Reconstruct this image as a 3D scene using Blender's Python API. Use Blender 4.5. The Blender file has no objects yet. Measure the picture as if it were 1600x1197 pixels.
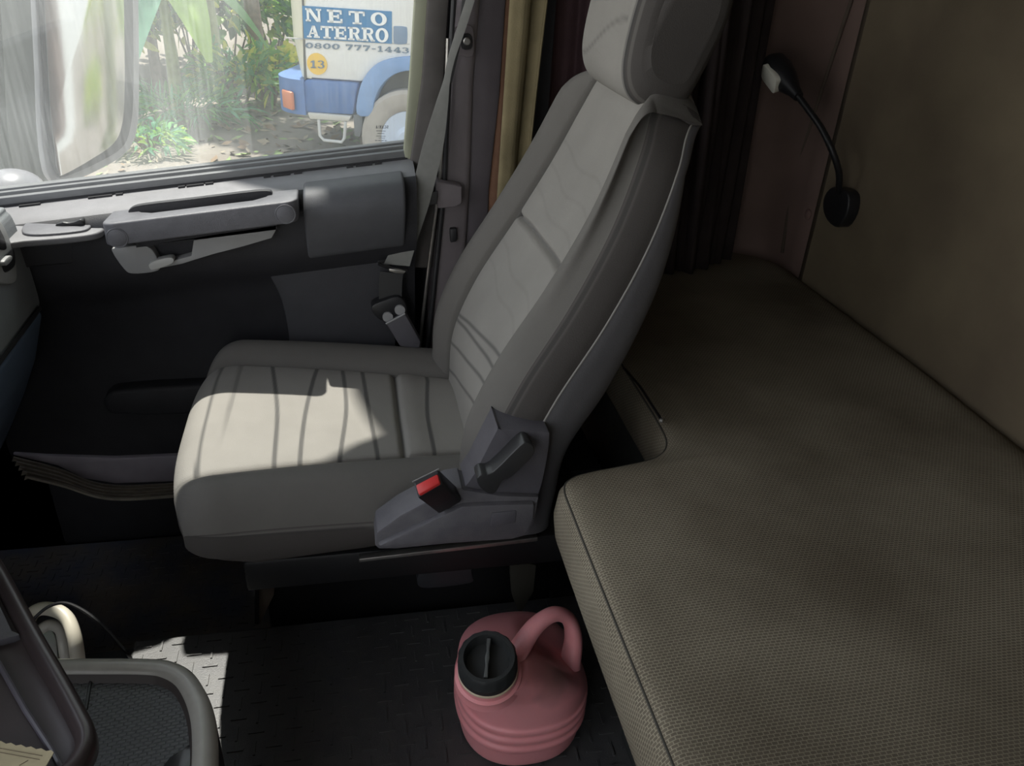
import bpy, bmesh, math, random
import numpy as np
from mathutils import Vector, Matrix, Euler
random.seed(7)
PI = math.pi
C = bpy.context.scene.collection
SC = bpy.context.scene

# ------------------------------------------------------------------ camera
FPX, PCX, PCY, EYE = 1250.0, 800.0, 598.5, 1.15
def _n(v):
    v = np.array(v, float); return v / np.linalg.norm(v)
_cy = _n([-282, -723, FPX])                      # world +Y (towards the passenger door) seen from the lens
_cx = np.array([6371, -706 + .06 * 6371, FPX], float)
_cx = _n(_cx - _cy * _cx.dot(_cy))               # world +X (towards the bunk)
_cd = _n(np.cross(_cx, _cy))                     # world down
if _cd[1] < 0: _cd = -_cd
_eye = np.array([0, 0, EYE])
cam_data = bpy.data.cameras.new('camera')
cam = bpy.data.objects.new('camera', cam_data); C.objects.link(cam)
cam_data.sensor_width = 36.0; cam_data.lens = 36.0 * FPX / 1600.0
cam_data.clip_start = 0.02; cam_data.clip_end = 300
_right = Vector((_cx[0], _cy[0], -_cd[0])); _dn = Vector((_cx[1], _cy[1], -_cd[1])); _fw = Vector((_cx[2], _cy[2], -_cd[2]))
cam.matrix_world = Matrix(((_right.x, -_dn.x, -_fw.x, 0), (_right.y, -_dn.y, -_fw.y, 0), (_right.z, -_dn.z, -_fw.z, EYE), (0, 0, 0, 1)))
SC.camera = cam

# ------------------------------------------------------------------ light
SC.view_settings.view_transform = 'Standard'; SC.view_settings.look = 'None'
SC.view_settings.gamma = 1.0; SC.view_settings.use_curve_mapping = False
SC.view_settings.exposure = 0.85
SC.cycles.max_bounces = 10; SC.cycles.diffuse_bounces = 6; SC.cycles.transparent_max_bounces = 12
SC.cycles.sample_clamp_indirect = 6.0
SC.cycles.use_denoising = True
w = bpy.data.worlds.new('sky'); SC.world = w; w.use_nodes = True
wn = w.node_tree.nodes; wl = w.node_tree.links
bg = wn['Background']; bg.inputs['Strength'].default_value = 1.25
tc = wn.new('ShaderNodeTexCoord'); sx = wn.new('ShaderNodeSeparateXYZ'); cr = wn.new('ShaderNodeValToRGB')
wl.new(tc.outputs['Generated'], sx.inputs[0]); wl.new(sx.outputs['Z'], cr.inputs[0]); wl.new(cr.outputs[0], bg.inputs['Color'])
cr.color_ramp.elements[0].position = 0.0; cr.color_ramp.elements[0].color = (.95, .95, .92, 1)
cr.color_ramp.elements[1].position = .7; cr.color_ramp.elements[1].color = (.80, .87, 1.0, 1)
sun_dir = Vector((0.10, -.42, -1.0))
sd = bpy.data.lights.new('sun', 'SUN'); sd.energy = 6.8; sd.angle = math.radians(.8); sd.color = (1, .955, .92)
so = bpy.data.objects.new('sun', sd); C.objects.link(so)
so.rotation_euler = sun_dir.to_track_quat('-Z', 'Y').to_euler(); so.location = (0, 4, 9)

# ------------------------------------------------------------------ helpers
def ray(px, py):
    d = np.array([px - PCX, py - PCY, FPX]); return np.array([d @ _cx, d @ _cy, -(d @ _cd)])
def AT(px, py, y=None, z=None, x=None):
    """the point of the world that sits at this place of the photograph at a given depth, height or length"""
    r = ray(px, py)
    if y is not None: t = y / r[1]
    elif z is not None: t = (z - EYE) / r[2]
    else: t = x / r[0]
    return Vector(r * t + _eye)

def ATP(px, py, p0, nrm):
    """the point where this line of sight meets a plane"""
    r = Vector(ray(px, py)); e = Vector((0, 0, EYE)); return e + r * ((p0 - e).dot(nrm) / r.dot(nrm))

def mat(name, col, rough=.6, noise=0.0, nscale=30, bump=0.0, bscale=200, metal=0.0, spec=.5, col2=None, emit=None):
    m = bpy.data.materials.new(name); m.use_nodes = True
    nt = m.node_tree; b = nt.nodes['Principled BSDF']
    b.inputs['Base Color'].default_value = (*col, 1); b.inputs['Roughness'].default_value = rough
    b.inputs['Metallic'].default_value = metal; b.inputs['Specular IOR Level'].default_value = spec
    if emit: b.inputs['Emission Color'].default_value = (*emit[0], 1); b.inputs['Emission Strength'].default_value = emit[1]
    tcd = nt.nodes.new('ShaderNodeTexCoord')
    if noise > 0 or col2:
        nz = nt.nodes.new('ShaderNodeTexNoise'); nz.inputs['Scale'].default_value = nscale; nz.inputs['Detail'].default_value = 6
        nt.links.new(tcd.outputs['Object'], nz.inputs['Vector'])
        mx = nt.nodes.new('ShaderNodeMix'); mx.data_type = 'RGBA'
        mx.inputs[6].default_value = (*col, 1)
        c2 = col2 or tuple(c * (1 - noise) for c in col)
        mx.inputs[7].default_value = (*c2, 1)
        rp = nt.nodes.new('ShaderNodeValToRGB'); rp.color_ramp.elements[0].position = .35; rp.color_ramp.elements[1].position = .68
        nt.links.new(nz.outputs['Fac'], rp.inputs[0]); nt.links.new(rp.outputs[0], mx.inputs[0]); nt.links.new(mx.outputs[2], b.inputs['Base Color'])
    if bump > 0:
        n2 = nt.nodes.new('ShaderNodeTexNoise'); n2.inputs['Scale'].default_value = bscale; n2.inputs['Detail'].default_value = 3
        nt.links.new(tcd.outputs['Object'], n2.inputs['Vector'])
        bp = nt.nodes.new('ShaderNodeBump'); bp.inputs['Strength'].default_value = bump; bp.inputs['Distance'].default_value = .002
        nt.links.new(n2.outputs['Fac'], bp.inputs['Height']); nt.links.new(bp.outputs[0], b.inputs['Normal'])
    return m

def tag(o, label=None, cat=None, group=None, kind=None):
    if label: o['label'] = label
    if cat: o['category'] = cat
    if group: o['group'] = group
    if kind: o['kind'] = kind
    return o
def empty(name, loc=(0, 0, 0), rz=0.0):
    o = bpy.data.objects.new(name, None); C.objects.link(o); o.location = loc; o.rotation_euler = (0, 0, rz); o.empty_display_size = .05
    return o

class MB:
    """collects shapes for ONE mesh object"""
    def __init__(s): s.bm = bmesh.new()
    def verts_faces(s, vs, fs, mi=0):
        bv = [s.bm.verts.new(v) for v in vs]; out = []
        for f in fs:
            try:
                fc = s.bm.faces.new([bv[i] for i in f]); fc.material_index = mi; out.append(fc)
            except ValueError: pass
        return bv, out
    def _bev(s, vs, bev, seg):
        if bev > 0:
            es = list({e for v in vs for e in v.link_edges})
            bmesh.ops.bevel(s.bm, geom=es, offset=bev, segments=seg, profile=.5, affect='EDGES', clamp_overlap=True)
    def box(s, c, size, rot=(0, 0, 0), bev=0.0, seg=2, mi=0):
        m = Matrix.Translation(c) @ Euler(rot).to_matrix().to_4x4()
        h = [x / 2 for x in size]
        vs = [m @ Vector((sx_ * h[0], sy * h[1], sz * h[2])) for sx_ in (-1, 1) for sy in (-1, 1) for sz in (-1, 1)]
        bv, _ = s.verts_faces(vs, [(0, 1, 3, 2), (4, 6, 7, 5), (0, 4, 5, 1), (2, 3, 7, 6), (0, 2, 6, 4), (1, 5, 7, 3)], mi)
        s._bev(bv, bev, seg); return s
    def slab(s, top, off, bev=0.0, seg=2, mi=0):
        """polygon (3-D points) pushed along off into a closed solid"""
        off = Vector(off); top = [Vector(p) for p in top]; n = len(top)
        vs = top + [p + off for p in top]
        fs = [tuple(range(n)), tuple(range(2 * n - 1, n - 1, -1))] + [(i, (i + 1) % n, n + (i + 1) % n, n + i) for i in range(n)]
        bv, fcs = s.verts_faces(vs, fs, mi)
        bmesh.ops.recalc_face_normals(s.bm, faces=fcs)
        s._bev(bv, bev, seg); return s
    def loft(s, rings, closed=True, caps=True, mi=0, mifn=None):
        """rings of equal length; returns"""
        n = len(rings[0]); bv = [[s.bm.verts.new(p) for p in r] for r in rings]; fcs = []
        for i in range(len(rings) - 1):
            for j in range(n if closed else n - 1):
                k = (j + 1) % n
                f = s.bm.faces.new((bv[i][j], bv[i][k], bv[i + 1][k], bv[i + 1][j])); f.material_index = mifn(i, j) if mifn else mi; fcs.append(f)
        if caps and closed:
            for r, rev in ((bv[0], True), (bv[-1], False)):
                f = s.bm.faces.new(r[::-1] if rev else r); f.material_index = mifn(0 if rev else len(rings) - 2, 0) if mifn else mi; fcs.append(f)
        bmesh.ops.recalc_face_normals(s.bm, faces=fcs)
        return s
    def tube(s, pts, r, n=10, mi=0, flat=1.0, up=None, caps=True):
        pts = [Vector(p) for p in pts]; rings = []
        rr = r if isinstance(r, (list, tuple)) else [r] * len(pts)
        ref = Vector(up) if up else Vector((0.13, .21, 1)).normalized()
        for i, p in enumerate(pts):
            t = (pts[min(i + 1, len(pts) - 1)] - pts[max(i - 1, 0)]).normalized()
            a = t.cross(ref)
            if a.length < .05: a = t.cross(Vector((1, 0, 0)))
            a.normalize(); b = a.cross(t).normalized()
            if not up: ref = b
            rings.append([p + (a * math.cos(2 * PI * k / n) + b * math.sin(2 * PI * k / n) * flat) * rr[i] for k in range(n)])
        return s.loft(rings, mi=mi, caps=caps)
    def lathe(s, prof, origin=(0, 0, 0), axis=(0, 0, 1), n=32, mi=0, ripple=None):
        ax = Vector(axis).normalized(); a = ax.orthogonal().normalized(); b = ax.cross(a); o = Vector(origin); rings = []
        for (r, h) in prof:
            rings.append([o + ax * h + (a * math.cos(2 * PI * k / n) + b * math.sin(2 * PI * k / n)) * max(r * (1 + (ripple(k, n, h) if ripple else 0)), 1e-4) for k in range(n)])
        return s.loft(rings, mi=mi)
    def build(s, name, m, parent=None, smooth=True, angle=35, label=None, recalc=False):
        ng = [f for f in s.bm.faces if len(f.verts) > 6]
        for f in s.bm.faces: f.smooth = smooth
        if ng:
            for f in bmesh.ops.triangulate(s.bm, faces=ng, ngon_method='EAR_CLIP')['faces']: f.smooth = False
        me = bpy.data.meshes.new(name)
        if recalc: bmesh.ops.recalc_face_normals(s.bm, faces=s.bm.faces[:])
        s.bm.to_mesh(me); s.bm.free()
        for mm in (m if isinstance(m, (list, tuple)) else [m]): me.materials.append(mm)
        if smooth:
            me.set_sharp_from_angle(angle=math.radians(angle))
        o = bpy.data.objects.new(name, me); C.objects.link(o)
        if parent is not None: o.parent = parent
        if label: o['label'] = label
        return o

def crom(pts, per=8, closed=False):
    """Catmull-Rom through points of any dimension"""
    P = [np.array(p, float) for p in pts]; n = len(P); out = []
    for i in range(n if closed else n - 1):
        p0 = P[(i - 1) % n] if closed or i > 0 else P[0]; p1 = P[i]; p2 = P[(i + 1) % n]
        p3 = P[(i + 2) % n] if closed or i + 2 < n else P[-1]
        for k in range(per):
            t = k / per
            out.append(.5 * ((2 * p1) + (-p0 + p2) * t + (2 * p0 - 5 * p1 + 4 * p2 - p3) * t * t + (-p0 + 3 * p1 - 3 * p2 + p3) * t ** 3))
    if not closed: out.append(P[-1])
    return out
def interp(x, xs, ys): return float(np.interp(x, xs, ys))
def rrect(x0, x1, y0, y1, r, n=6):
    out = []
    for cx_, cy_, a0 in ((x1 - r, y1 - r, 0), (x0 + r, y1 - r, 90), (x0 + r, y0 + r, 180), (x1 - r, y0 + r, 270)):
        for k in range(n + 1):
            a = math.radians(a0 + 90 * k / n); out.append((cx_ + r * math.cos(a), cy_ + r * math.sin(a)))
    return out
def smoothpoly(pts, per=5): return [tuple(p) for p in crom(pts, per, True)]

# ------------------------------------------------------------------ materials
M = {}
M['door_top'] = mat('door_grey_plastic', (.21, .208, .22), .5, .1, 40, .25, 900)
M['door_low'] = mat('door_dark_vinyl', (.026, .026, .031), .6, .2, 25, .3, 700)
M['bar'] = mat('armrest_plastic', (.15, .15, .165), .45, .15, 60, .25, 900)
M['silver'] = mat('satin_grey_plastic', (.34, .34, .34), .38, .08, 30)
M['black'] = mat('black_plastic', (.018, .018, .02), .4, bump=.15, bscale=600)
M['black_gloss'] = mat('gloss_black_plastic', (.015, .015, .017), .22)
M['seal'] = mat('rubber_seal', (.03, .03, .033), .5)
M['sill'] = mat('sill_trim', (.2, .205, .21), .45, .1, 40)
M['pillar'] = mat('pillar_mauve_plastic', (.2, .175, .185), .55, .12, 20, .2, 700)
M['pillar_dark'] = mat('pillar_band_plastic', (.12, .105, .118), .6, .15, 15, .2, 600)
M['frame_pale'] = mat('door_frame_paint', (.36, .37, .27), .5, .15, 12)
M['frame_dark'] = mat('door_frame_flock', (.11, .10, .095), .7, .2, 30)
M['metal'] = mat('worn_steel', (.5, .48, .45), .35, .2, 60, metal=.9)
M['dash'] = mat('dash_grey_plastic', (.25, .265, .28), .5, .12, 20, .3, 500)
M['dash_blue'] = mat('dash_blue_plastic', (.15, .21, .31), .55, .15, 12, .2, 500)
M['purple'] = mat('step_trim_plastic', (.36, .33, .38), .55, .15, 18)
M['ridge'] = mat('step_ridge_rubber', (.40, .36, .30), .55, .35, 30)
M['webbing'] = mat('seat_belt_webbing', (.23, .23, .215), .75, .1, 80)
M['webbing_dark'] = mat('dark_belt_webbing', (.035, .035, .035), .7)
M['red'] = mat('red_button_plastic', (.75, .05, .05), .35)
M['cover'] = mat('seat_cover_plastic', (.115, .11, .125), .5, .15, 25, .3, 700)
M['lever'] = mat('lever_plastic', (.035, .035, .036), .38)
M['shell'] = mat('backrest_shell_plastic', (.12, .118, .125), .5, .1, 20, .2, 700)
M['piping'] = mat('pale_piping', (.30, .29, .27), .6)
M['dark_base'] = mat('bunk_base_vinyl', (.06, .066, .062), .6, .3, 14)
M['concrete'] = None
# ------------------------------------------------------------------ shell of the cab
def struct(name, mb, m, parent=None, **k):
    o = mb.build(name, m, parent, **k)
    if parent is None: o['kind'] = 'structure'
    return o
m_floor = mat('floor_vinyl', (.02, .02, .022), .55, .3, 30, .2, 300)
b = MB()
b.box((-.15, .22, -.16), (1.9, 1.8, .30))                 # tunnel
b.box((-.15, 1.40, -.20), (1.9, .56, .14))                # footwell floor
b.box((.72, 1.4, -.06), (.72, .56, .14))
struct('floor', b, m_floor)

WX = 1.018
m_wall = mat('wall_fabric', (.20, .16, .102), .9, .25, 3.5, .15, 600, col2=(.13, .10, .066))
m_wall2 = mat('side_wall_fabric', (.21, .14, .118), .9, .2, 4, .15, 600, col2=(.145, .098, .082))
# rear wall with padded joint and the rounded corner into the bunk side wall
prof = [(WX, -1.2)] + [(WX, y_) for y_ in np.linspace(-1.0, 1.50, 12)]
prof += [(WX - .012, 1.532), (WX, 1.565)]
arc = [(WX - .13 + .13 * math.cos(a), 1.62 + .13 * math.sin(a)) for a in np.linspace(0, PI / 2, 8)]
b = MB(); zz = [.1, .5, .8, 1.1, 1.4, 1.9]
b.loft([[Vector((x_, y_, z_)) for (x_, y_) in prof] for z_ in zz], closed=False, caps=False)
o = struct('wall_rear', b, m_wall)
sm_ = o.modifiers.new('thick', 'SOLIDIFY'); sm_.thickness = .05; sm_.offset = 1
b = MB()
prof2 = [(WX, 1.565)] + arc[0:] + [(.60, 1.75), (.34, 1.75), (.34, 1.62)]
b.loft([[Vector((x_, y_, z_)) for (x_, y_) in prof2] for z_ in [-.12] + zz], closed=False, caps=False)
o = struct('wall_right', b, m_wall2)
sm_ = o.modifiers.new('thick', 'SOLIDIFY'); sm_.thickness = .04; sm_.offset = 1
# joint welt on the wall and a diagonal crease
m_welt = mat('wall_welt', (.11, .085, .065), .9)
b = MB(); b.tube(crom([AT(1340, -30, x=WX - .004), AT(1275, 170, x=WX - .004), AT(1240, 290, x=WX - .004), AT(1222, 395, x=WX - .006)], 6), .004)
struct('trim_5', b, m_welt)

b = MB(); b.box((0, .32, 1.93), (2.3, 2.5, .06)); b.box((.68, 1.69, 1.93), (1.1, .3, .06)); struct('ceiling', b, mat('headliner', (.26, .25, .23), .9))
b = MB()                                                   # front wall under the windscreen
b.box((-1.12, .35, .25), (.06, 2.5, .95)); b.box((-.95, .35, 1.86), (.4, 2.5, .1))
b.box((-1.02, 1.58, 1.2), (.1, .08, 1.5)); b.box((-1.02, -.88, 1.2), (.1, .08, 1.5))
struct('wall_front', b, M['dash'])
b = MB()                                                   # driver side: low sill and rear post, the door stands open
b.box((-.1, -.92, .0), (2.2, .06, .3)); b.box((.33, -.92, 1.0), (1.5, .06, 1.9)); b.box((-.1, -.92, 1.82), (2.2, .06, .2))
struct('wall_left', b, M['dash'])

# ------------------------------------------------------------------ passenger door
def DZ(x): return .123 * (x - .106)
door = tag(empty('door_1', (-.25, 1.5, .16)), kind='structure')
def dpart(name, mb, m, parent=None, **k):
    o = mb.build(name, m, None, **k); o.parent = parent or door
    o.matrix_parent_inverse = Matrix.Translation((.25, -1.5, -.16)) if (parent is None) else Matrix.Identity(4)
    return o
XA, XB = -.68, .125
low = [(1.56, .785), (1.53, .782), (1.505, .772), (1.47, .766), (1.435, .757), (1.418, .742), (1.414, .70), (1.416, .66), (1.425, .63), (1.45, .60), (1.468, .56), (1.472, .40), (1.474, .22), (1.48, .165), (1.56, .165)]
low_r = [(1.56, .785), (1.53, .782), (1.505, .772), (1.47, .766), (1.442, .757), (1.433, .742), (1.436, .70), (1.442, .66), (1.452, .63), (1.46, .60), (1.468, .56), (1.472, .40), (1.474, .22), (1.48, .165), (1.56, .165)]
b = MB(); rings = []
for x_ in np.linspace(XA, XB, 24):
    f = 0.0
    pr = low
    rr = []
    for (yy, zz_) in pr:
        k = min(1, max(0, (zz_ - .165) / .45)); rr.append(Vector((x_, yy, zz_ + DZ(x_) * k - (0.0 if k > 0 else 0))))
    rings.append(rr)
b.loft(rings, mifn=lambda i, j: 0 if j <= 3 or j == 14 else 1)
dpart('door_panel', b, [M['door_top'], M['door_low']], angle=50)

# raised pad behind the armrest
def dslab(pts, y0, dep, bev, m, name, seg=3, parent=None, **k):
    b = MB(); b.slab([AT(px, py, y=y0) for px, py in pts], (0, dep, 0), bev, seg); return dpart(name, b, m, parent, **k)
padx = (AT(474, 320, y=1.395).x, AT(633, 300, y=1.395).x)
psec = [tuple(p) for p in crom([(1.455, .764), (1.425, .764), (1.400, .757), (1.384, .738), (1.382, .715), (1.392, .685), (1.408, .655), (1.425, .632), (1.46, .625)], 4)]
b = MB(); b.slab([Vector((padx[0], yy, zz_ + DZ(padx[0]))) for yy, zz_ in psec], (padx[1] - padx[0], 0, .123 * (padx[1] - padx[0])), 0)
es = [e_ for e_ in b.bm.edges if len({round(v.co.x, 4) for v in e_.verts}) == 1]
bmesh.ops.bevel(b.bm, geom=es, offset=.012, segments=4, profile=.5, affect='EDGES', clamp_overlap=True)
dpart('upper_pad', b, mat('pad_vinyl', (.10, .102, .112), .55, .1, 40, .25, 900))
# armrest pull bar: open at the back so a hand fits in
def bar_pt(x_, y_, zp): return Vector((x_, y_, zp + DZ(x_)))
xl, xr = AT(160, 360, y=1.365).x, AT(466, 330, y=1.365).x
plan = [(xl + .004, 1.43)] + [(xl + .02 - .02 * math.cos(a), 1.375 - .018 * math.sin(a)) for a in np.linspace(0, PI / 2, 5)] + \
       [(xr - .02 + .02 * math.sin(a), 1.375 - .018 * math.cos(a)) for a in np.linspace(0, PI / 2, 5)] + [(xr, 1.43), (xr - .045, 1.43), (xr - .055, 1.405), (xr - .075, 1.393), (xl + .075, 1.393), (xl + .055, 1.405), (xl + .045, 1.43)]
zt0, zt1 = AT(165, 354, y=1.357), AT(450, 312, y=1.357); zb0 = AT(170, 389, y=1.357)
BT = .5 * (zt0.z - DZ(zt0.x) + zt1.z - DZ(zt1.x)); BH = zt0.z - zb0.z
b = MB(); b.slab([bar_pt(x_, y_, BT) for x_, y_ in plan], (0, 0, -BH), .006, 3)
arm = dpart('armrest_bar', b, M['bar'], angle=40)
for (px, py) in ((183, 372), (446, 335)):
    p = AT(px, py, y=1.356); b = MB(); b.lathe([(.0001, .0), (.0135, 0), (.0145, .0006), (.0145, .004)], p + Vector((0, -.0012, 0)), (0, 1, 0), 24)
    b.lathe([(.0150, -.0002), (.0162, -.0006), (.0172, .0002), (.0172, .003), (.0150, .003)], p, (0, 1, 0), 24)
    dpart('screw_cap', b, M['bar'])
# pocket floor between bar and panel
b = MB(); b.slab([bar_pt(x_, y_, BT - BH * .7) for x_, y_ in ((xl + .04, 1.392), (xr - .04, 1.392), (xr - .04, 1.44), (xl + .04, 1.44))], (0, 0, -.03)); dpart('pocket_floor', b, M['door_low'])
b = MB(); b.slab([AT(px, py, y=1.410) for px, py in smoothpoly([(201, 334), (204, 326), (224, 320), (300, 311), (380, 301), (416, 298), (425, 302), (423, 312), (405, 321), (300, 336), (215, 345)], 3)], (0, .012, 0), .003, 2); dpart('pocket_shade', b, M['door_low'])  # dark patch painted in for the shade inside the pull pocket
# inner door handle
b = MB(); b.slab([AT(px, py, y=1.395) for px, py in smoothpoly([(174, 391), (186, 388), (215, 383), (235, 388), (246, 405), (250, 420), (236, 426), (206, 428), (193, 420)], 3)], (0, .05, 0), .005, 3)
hd = dpart('door_handle', b, M['silver'])
b = MB(); b.slab([AT(px, py, y=1.392) for px, py in [(222, 384), (300, 372), (330, 367), (380, 360), (432, 352), (431, 360), (424, 372), (380, 385), (330, 398), (285, 412), (246, 420), (270, 408), (299, 400), (303, 374), (222, 385)]], (0, .05, 0), .002, 2)
o = b.build('handle_surround', M['silver'], hd)
b = MB(); b.slab([AT(px, py, y=1.425) for px, py in smoothpoly([(214, 384), (258, 377), (296, 371), (302, 378), (304, 392), (298, 405), (272, 412), (240, 420), (225, 405)], 3)], (0, .02, 0), .0)
b.build('handle_cavity', M['bar'], hd)
b = MB(); b.slab([AT(px, py, y=1.385) for px, py in smoothpoly([(233, 413), (245, 407), (262, 403), (270, 404), (271, 410), (262, 415), (240, 422), (234, 420)], 3)], (0, .018, 0), .003, 3)
b.build('lever', mat('lever_light_grey', (.5, .5, .48), .35), hd)
# shelf at the front of the door that carries the window switches
zs = AT(100, 370, y=1.375).z
b = MB(); b.slab([AT(px, py, z=zs) for px, py in smoothpoly([(-30, 335), (60, 318), (150, 306), (172, 330), (166, 352), (150, 364), (100, 371), (36, 376), (-20, 380)], 4)], (0, 0, -.012), .004, 3)
dpart('switch_shelf', b, M['door_top'])
b = MB(); b.slab([AT(px, py, z=zs - .012) for px, py in smoothpoly([(-30, 335), (60, 318), (150, 306), (170, 332), (164, 350), (149, 362), (100, 369), (36, 374), (-20, 378)], 4)], (0, 0, -.05), .010, 3)
dpart('shelf_skirt', b, M['door_low'])
# window switches
b = MB(); b.slab([AT(px, py, z=zs + .004) for px, py in smoothpoly([(34, 362), (44, 346), (90, 336), (136, 329), (145, 334), (141, 354), (120, 361), (60, 366)], 4)], (0, 0, -.02), .003, 3)
sw = dpart('switch_panel', b, M['dash_blue'] if False else M['bar'], label='window switch panel at the front of the door')
for (px, py) in ((110, 339), (109, 349)):
    p = AT(px, py, z=zs + .006); b = MB()
    pts = [(-.022, -.006), (-.02, .005), (-.008, .009), (0, .005), (.01, .006), (.02, .012), (.024, .006), (.024, -.006)]
    b.slab([p + Vector((u, -.008, v * .6 + u * .1)) for u, v in pts], (0, .016, 0), .002, 2); b.build('rocker_switch', M['black'], sw)
# defroster slots along the sill
for (px, py, L) in ((50, 333, .035), (145, 316, .012), (163, 313, .03), (188, 310, .012), (285, 298, .012), (306, 295, .03), (328, 292, .014), (418, 282, .012), (441, 280, .03), (466, 277, .014), (547, 268, .012), (569, 266, .03), (591, 262, .012)):
    p = AT(px, py, y=1.495); d_ = Vector((1, 0, .123))
    p.z = .771 + DZ(p.x); b = MB(); b.box(p, (L, .005, .004), (0, -.12, 0)); dpart('demist_slot', b, M['seal'])
# speaker bulge and lower pocket
b = MB(); b.slab([AT(px, py, y=1.452) for px, py in smoothpoly([(402, 402), (450, 393), (520, 380), (570, 375), (600, 390), (612, 430), (618, 480), (610, 560), (520, 580), (452, 580), (452, 530), (440, 470), (420, 430)], 4)], (0, .03, 0), .010, 3)
dpart('speaker_cover', b, mat('speaker_cloth', (.055, .055, .062), .7, .1, 30, .5, 900))
b = MB(); b.slab([AT(px, py, y=1.44) for px, py in [(160, 625), (175, 612), (240, 606), (330, 602), (330, 648), (230, 650), (170, 648)]], (0, .04, 0), .008, 3)
dpart('map_pocket', b, M['door_low'])

# window: pane, seals, frame
win = tag(empty('window_1', (-.25, 1.55, .8)), kind='structure')
def wpart(name, mb, m, parent=None, **k):
    o = mb.build(name, m, parent or win, **k)
    o.matrix_parent_inverse = Matrix.Translation((.25, -1.55, -.8)); return o
mg = bpy.data.materials.new('dusty_glass'); mg.use_nodes = True; nt = mg.node_tree
for n_ in list(nt.nodes): nt.nodes.remove(n_)
out = nt.nodes.new('ShaderNodeOutputMaterial'); tr = nt.nodes.new('ShaderNodeBsdfTransparent'); tr.inputs[0].default_value = (.80, .81, .79, 1)
tl = nt.nodes.new('ShaderNodeBsdfTranslucent'); tl.inputs[0].default_value = (.86, .9, .92, 1)
gl = nt.nodes.new('ShaderNodeBsdfGlossy'); gl.inputs['Roughness'].default_value = .02
mx1 = nt.nodes.new('ShaderNodeMixShader'); mx2 = nt.nodes.new('ShaderNodeMixShader'); mx2.inputs[0].default_value = .03
tcd = nt.nodes.new('ShaderNodeTexCoord'); mp = nt.nodes.new('ShaderNodeMapping'); mp.inputs['Scale'].default_value = (260, 1, 7)
nz = nt.nodes.new('ShaderNodeTexNoise'); nz.inputs['Scale'].default_value = 1.0; nz.inputs['Detail'].default_value = 5
nz2 = nt.nodes.new('ShaderNodeTexNoise'); nz2.inputs['Scale'].default_value = 5
ad = nt.nodes.new('ShaderNodeMath'); ad.operation = 'MULTIPLY'
mr = nt.nodes.new('ShaderNodeMapRange'); mr.inputs[1].default_value = .12; mr.inputs[2].default_value = .42; mr.inputs[3].default_value = .055; mr.inputs[4].default_value = .115
L = nt.links.new
L(tcd.outputs['Object'], mp.inputs[0]); L(mp.outputs[0], nz.inputs['Vector']); L(tcd.outputs['Object'], nz2.inputs['Vector'])
L(nz.outputs['Fac'], ad.inputs[0]); L(nz2.outputs['Fac'], ad.inputs[1]); L(ad.outputs[0], mr.inputs[0]); L(mr.outputs[0], mx1.inputs[0])
L(tr.outputs[0], mx1.inputs[1]); L(tl.outputs[0], mx1.inputs[2]); L(mx1.outputs[0], mx2.inputs[1]); L(gl.outputs[0], mx2.inputs[2]); L(mx2.outputs[0], out.inputs[0])
b = MB(); b.slab([(XA, 1.552, .66), (XB + .02, 1.552, .755), (XB + .02, 1.552, .76), (XB + .02, 1.552, 1.86), (XA, 1.552, 1.86)], (0, .004, 0))
wpart('glass_pane', b, mg, smooth=False)
b = MB(); xs_ = (-.68, .117)
for (y0, y1, z0, z1) in ((1.555, 1.535, .795, .77), (1.533, 1.521, .792, .77), (1.518, 1.503, .787, .76)):
    b.slab([(xs_[0], y0, z1 + DZ(xs_[0])), (xs_[0], y0, z0 + DZ(xs_[0])), (xs_[1], y0, z0 + DZ(xs_[1])), (xs_[1], y0, z1 + DZ(xs_[1]))], (0, y1 - y0, 0), .002, 2)
wpart('sill_strip', b, M['sill'])
b = MB()
b.slab([(xs_[0], 1.536, .789 + DZ(xs_[0])), (xs_[1], 1.536, .789 + DZ(xs_[1])), (xs_[1], 1.50, .774 + DZ(xs_[1])), (xs_[0], 1.50, .774 + DZ(xs_[0]))], (0, 0, -.02))
wpart('window_seal', b, M['seal'])
# rear upright of the door frame, pale outside strip and dark flocked strip
b = MB(); b.slab([AT(px, py, y=1.5) for px, py in ((654, -500), (648, 0), (641, 110), (631, 238), (636, 262), (652, 250), (668, 120), (676, 0), (680, -500))], (0, .02, 0), .004, 2)
wpart('window_frame', b, M['frame_pale'])
b = MB(); b.slab([AT(px, py, y=1.49) for px, py in ((680, -500), (668, 0), (660, 120), (640, 262), (628, 420), (690, 420), (690, 250), (694, 120), (702, 0), (712, -500))], (0, .06, 0), .006, 2)
wpart('window_frame', b, M['frame_dark'], label='dark flocked inner strip of the window frame')
b = MB()                                                    # header with its rounded rear corner, and the front upright
hd_pts = [(-.9, 1.95), (.30, 1.95), (.30, 1.2), (.14, 1.2), (.14, 1.34), (.10, 1.40), (.02, 1.455), (-.06, 1.52), (-.12, 1.60), (-.18, 1.70), (-.25, 1.79), (-.34, 1.84), (-.45, 1.86), (-.56, 1.86), (-.595, 1.78), (-.635, .80), (-.9, .80)]
b.slab([(x_, 1.53, z_) for x_, z_ in hd_pts], (0, .05, 0)); struct('wall_right', b, M['frame_dark'])
b = MB(); b.box((.27, 1.60, .85), (.25, .06, 2.1)); b.box((-.4, 1.60, -.02), (1.3, .07, .40)); b.box((.137, 1.585, .30), (.04, .05, .9)); b.box((-.89, 1.595, .35), (.45, .06, 1.1)); struct('wall_right', b, M['door_low'])
# printed mark on the pane, read from inside so mirrored
m_print = mat('glass_print', (.04, .04, .06), .5)

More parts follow.
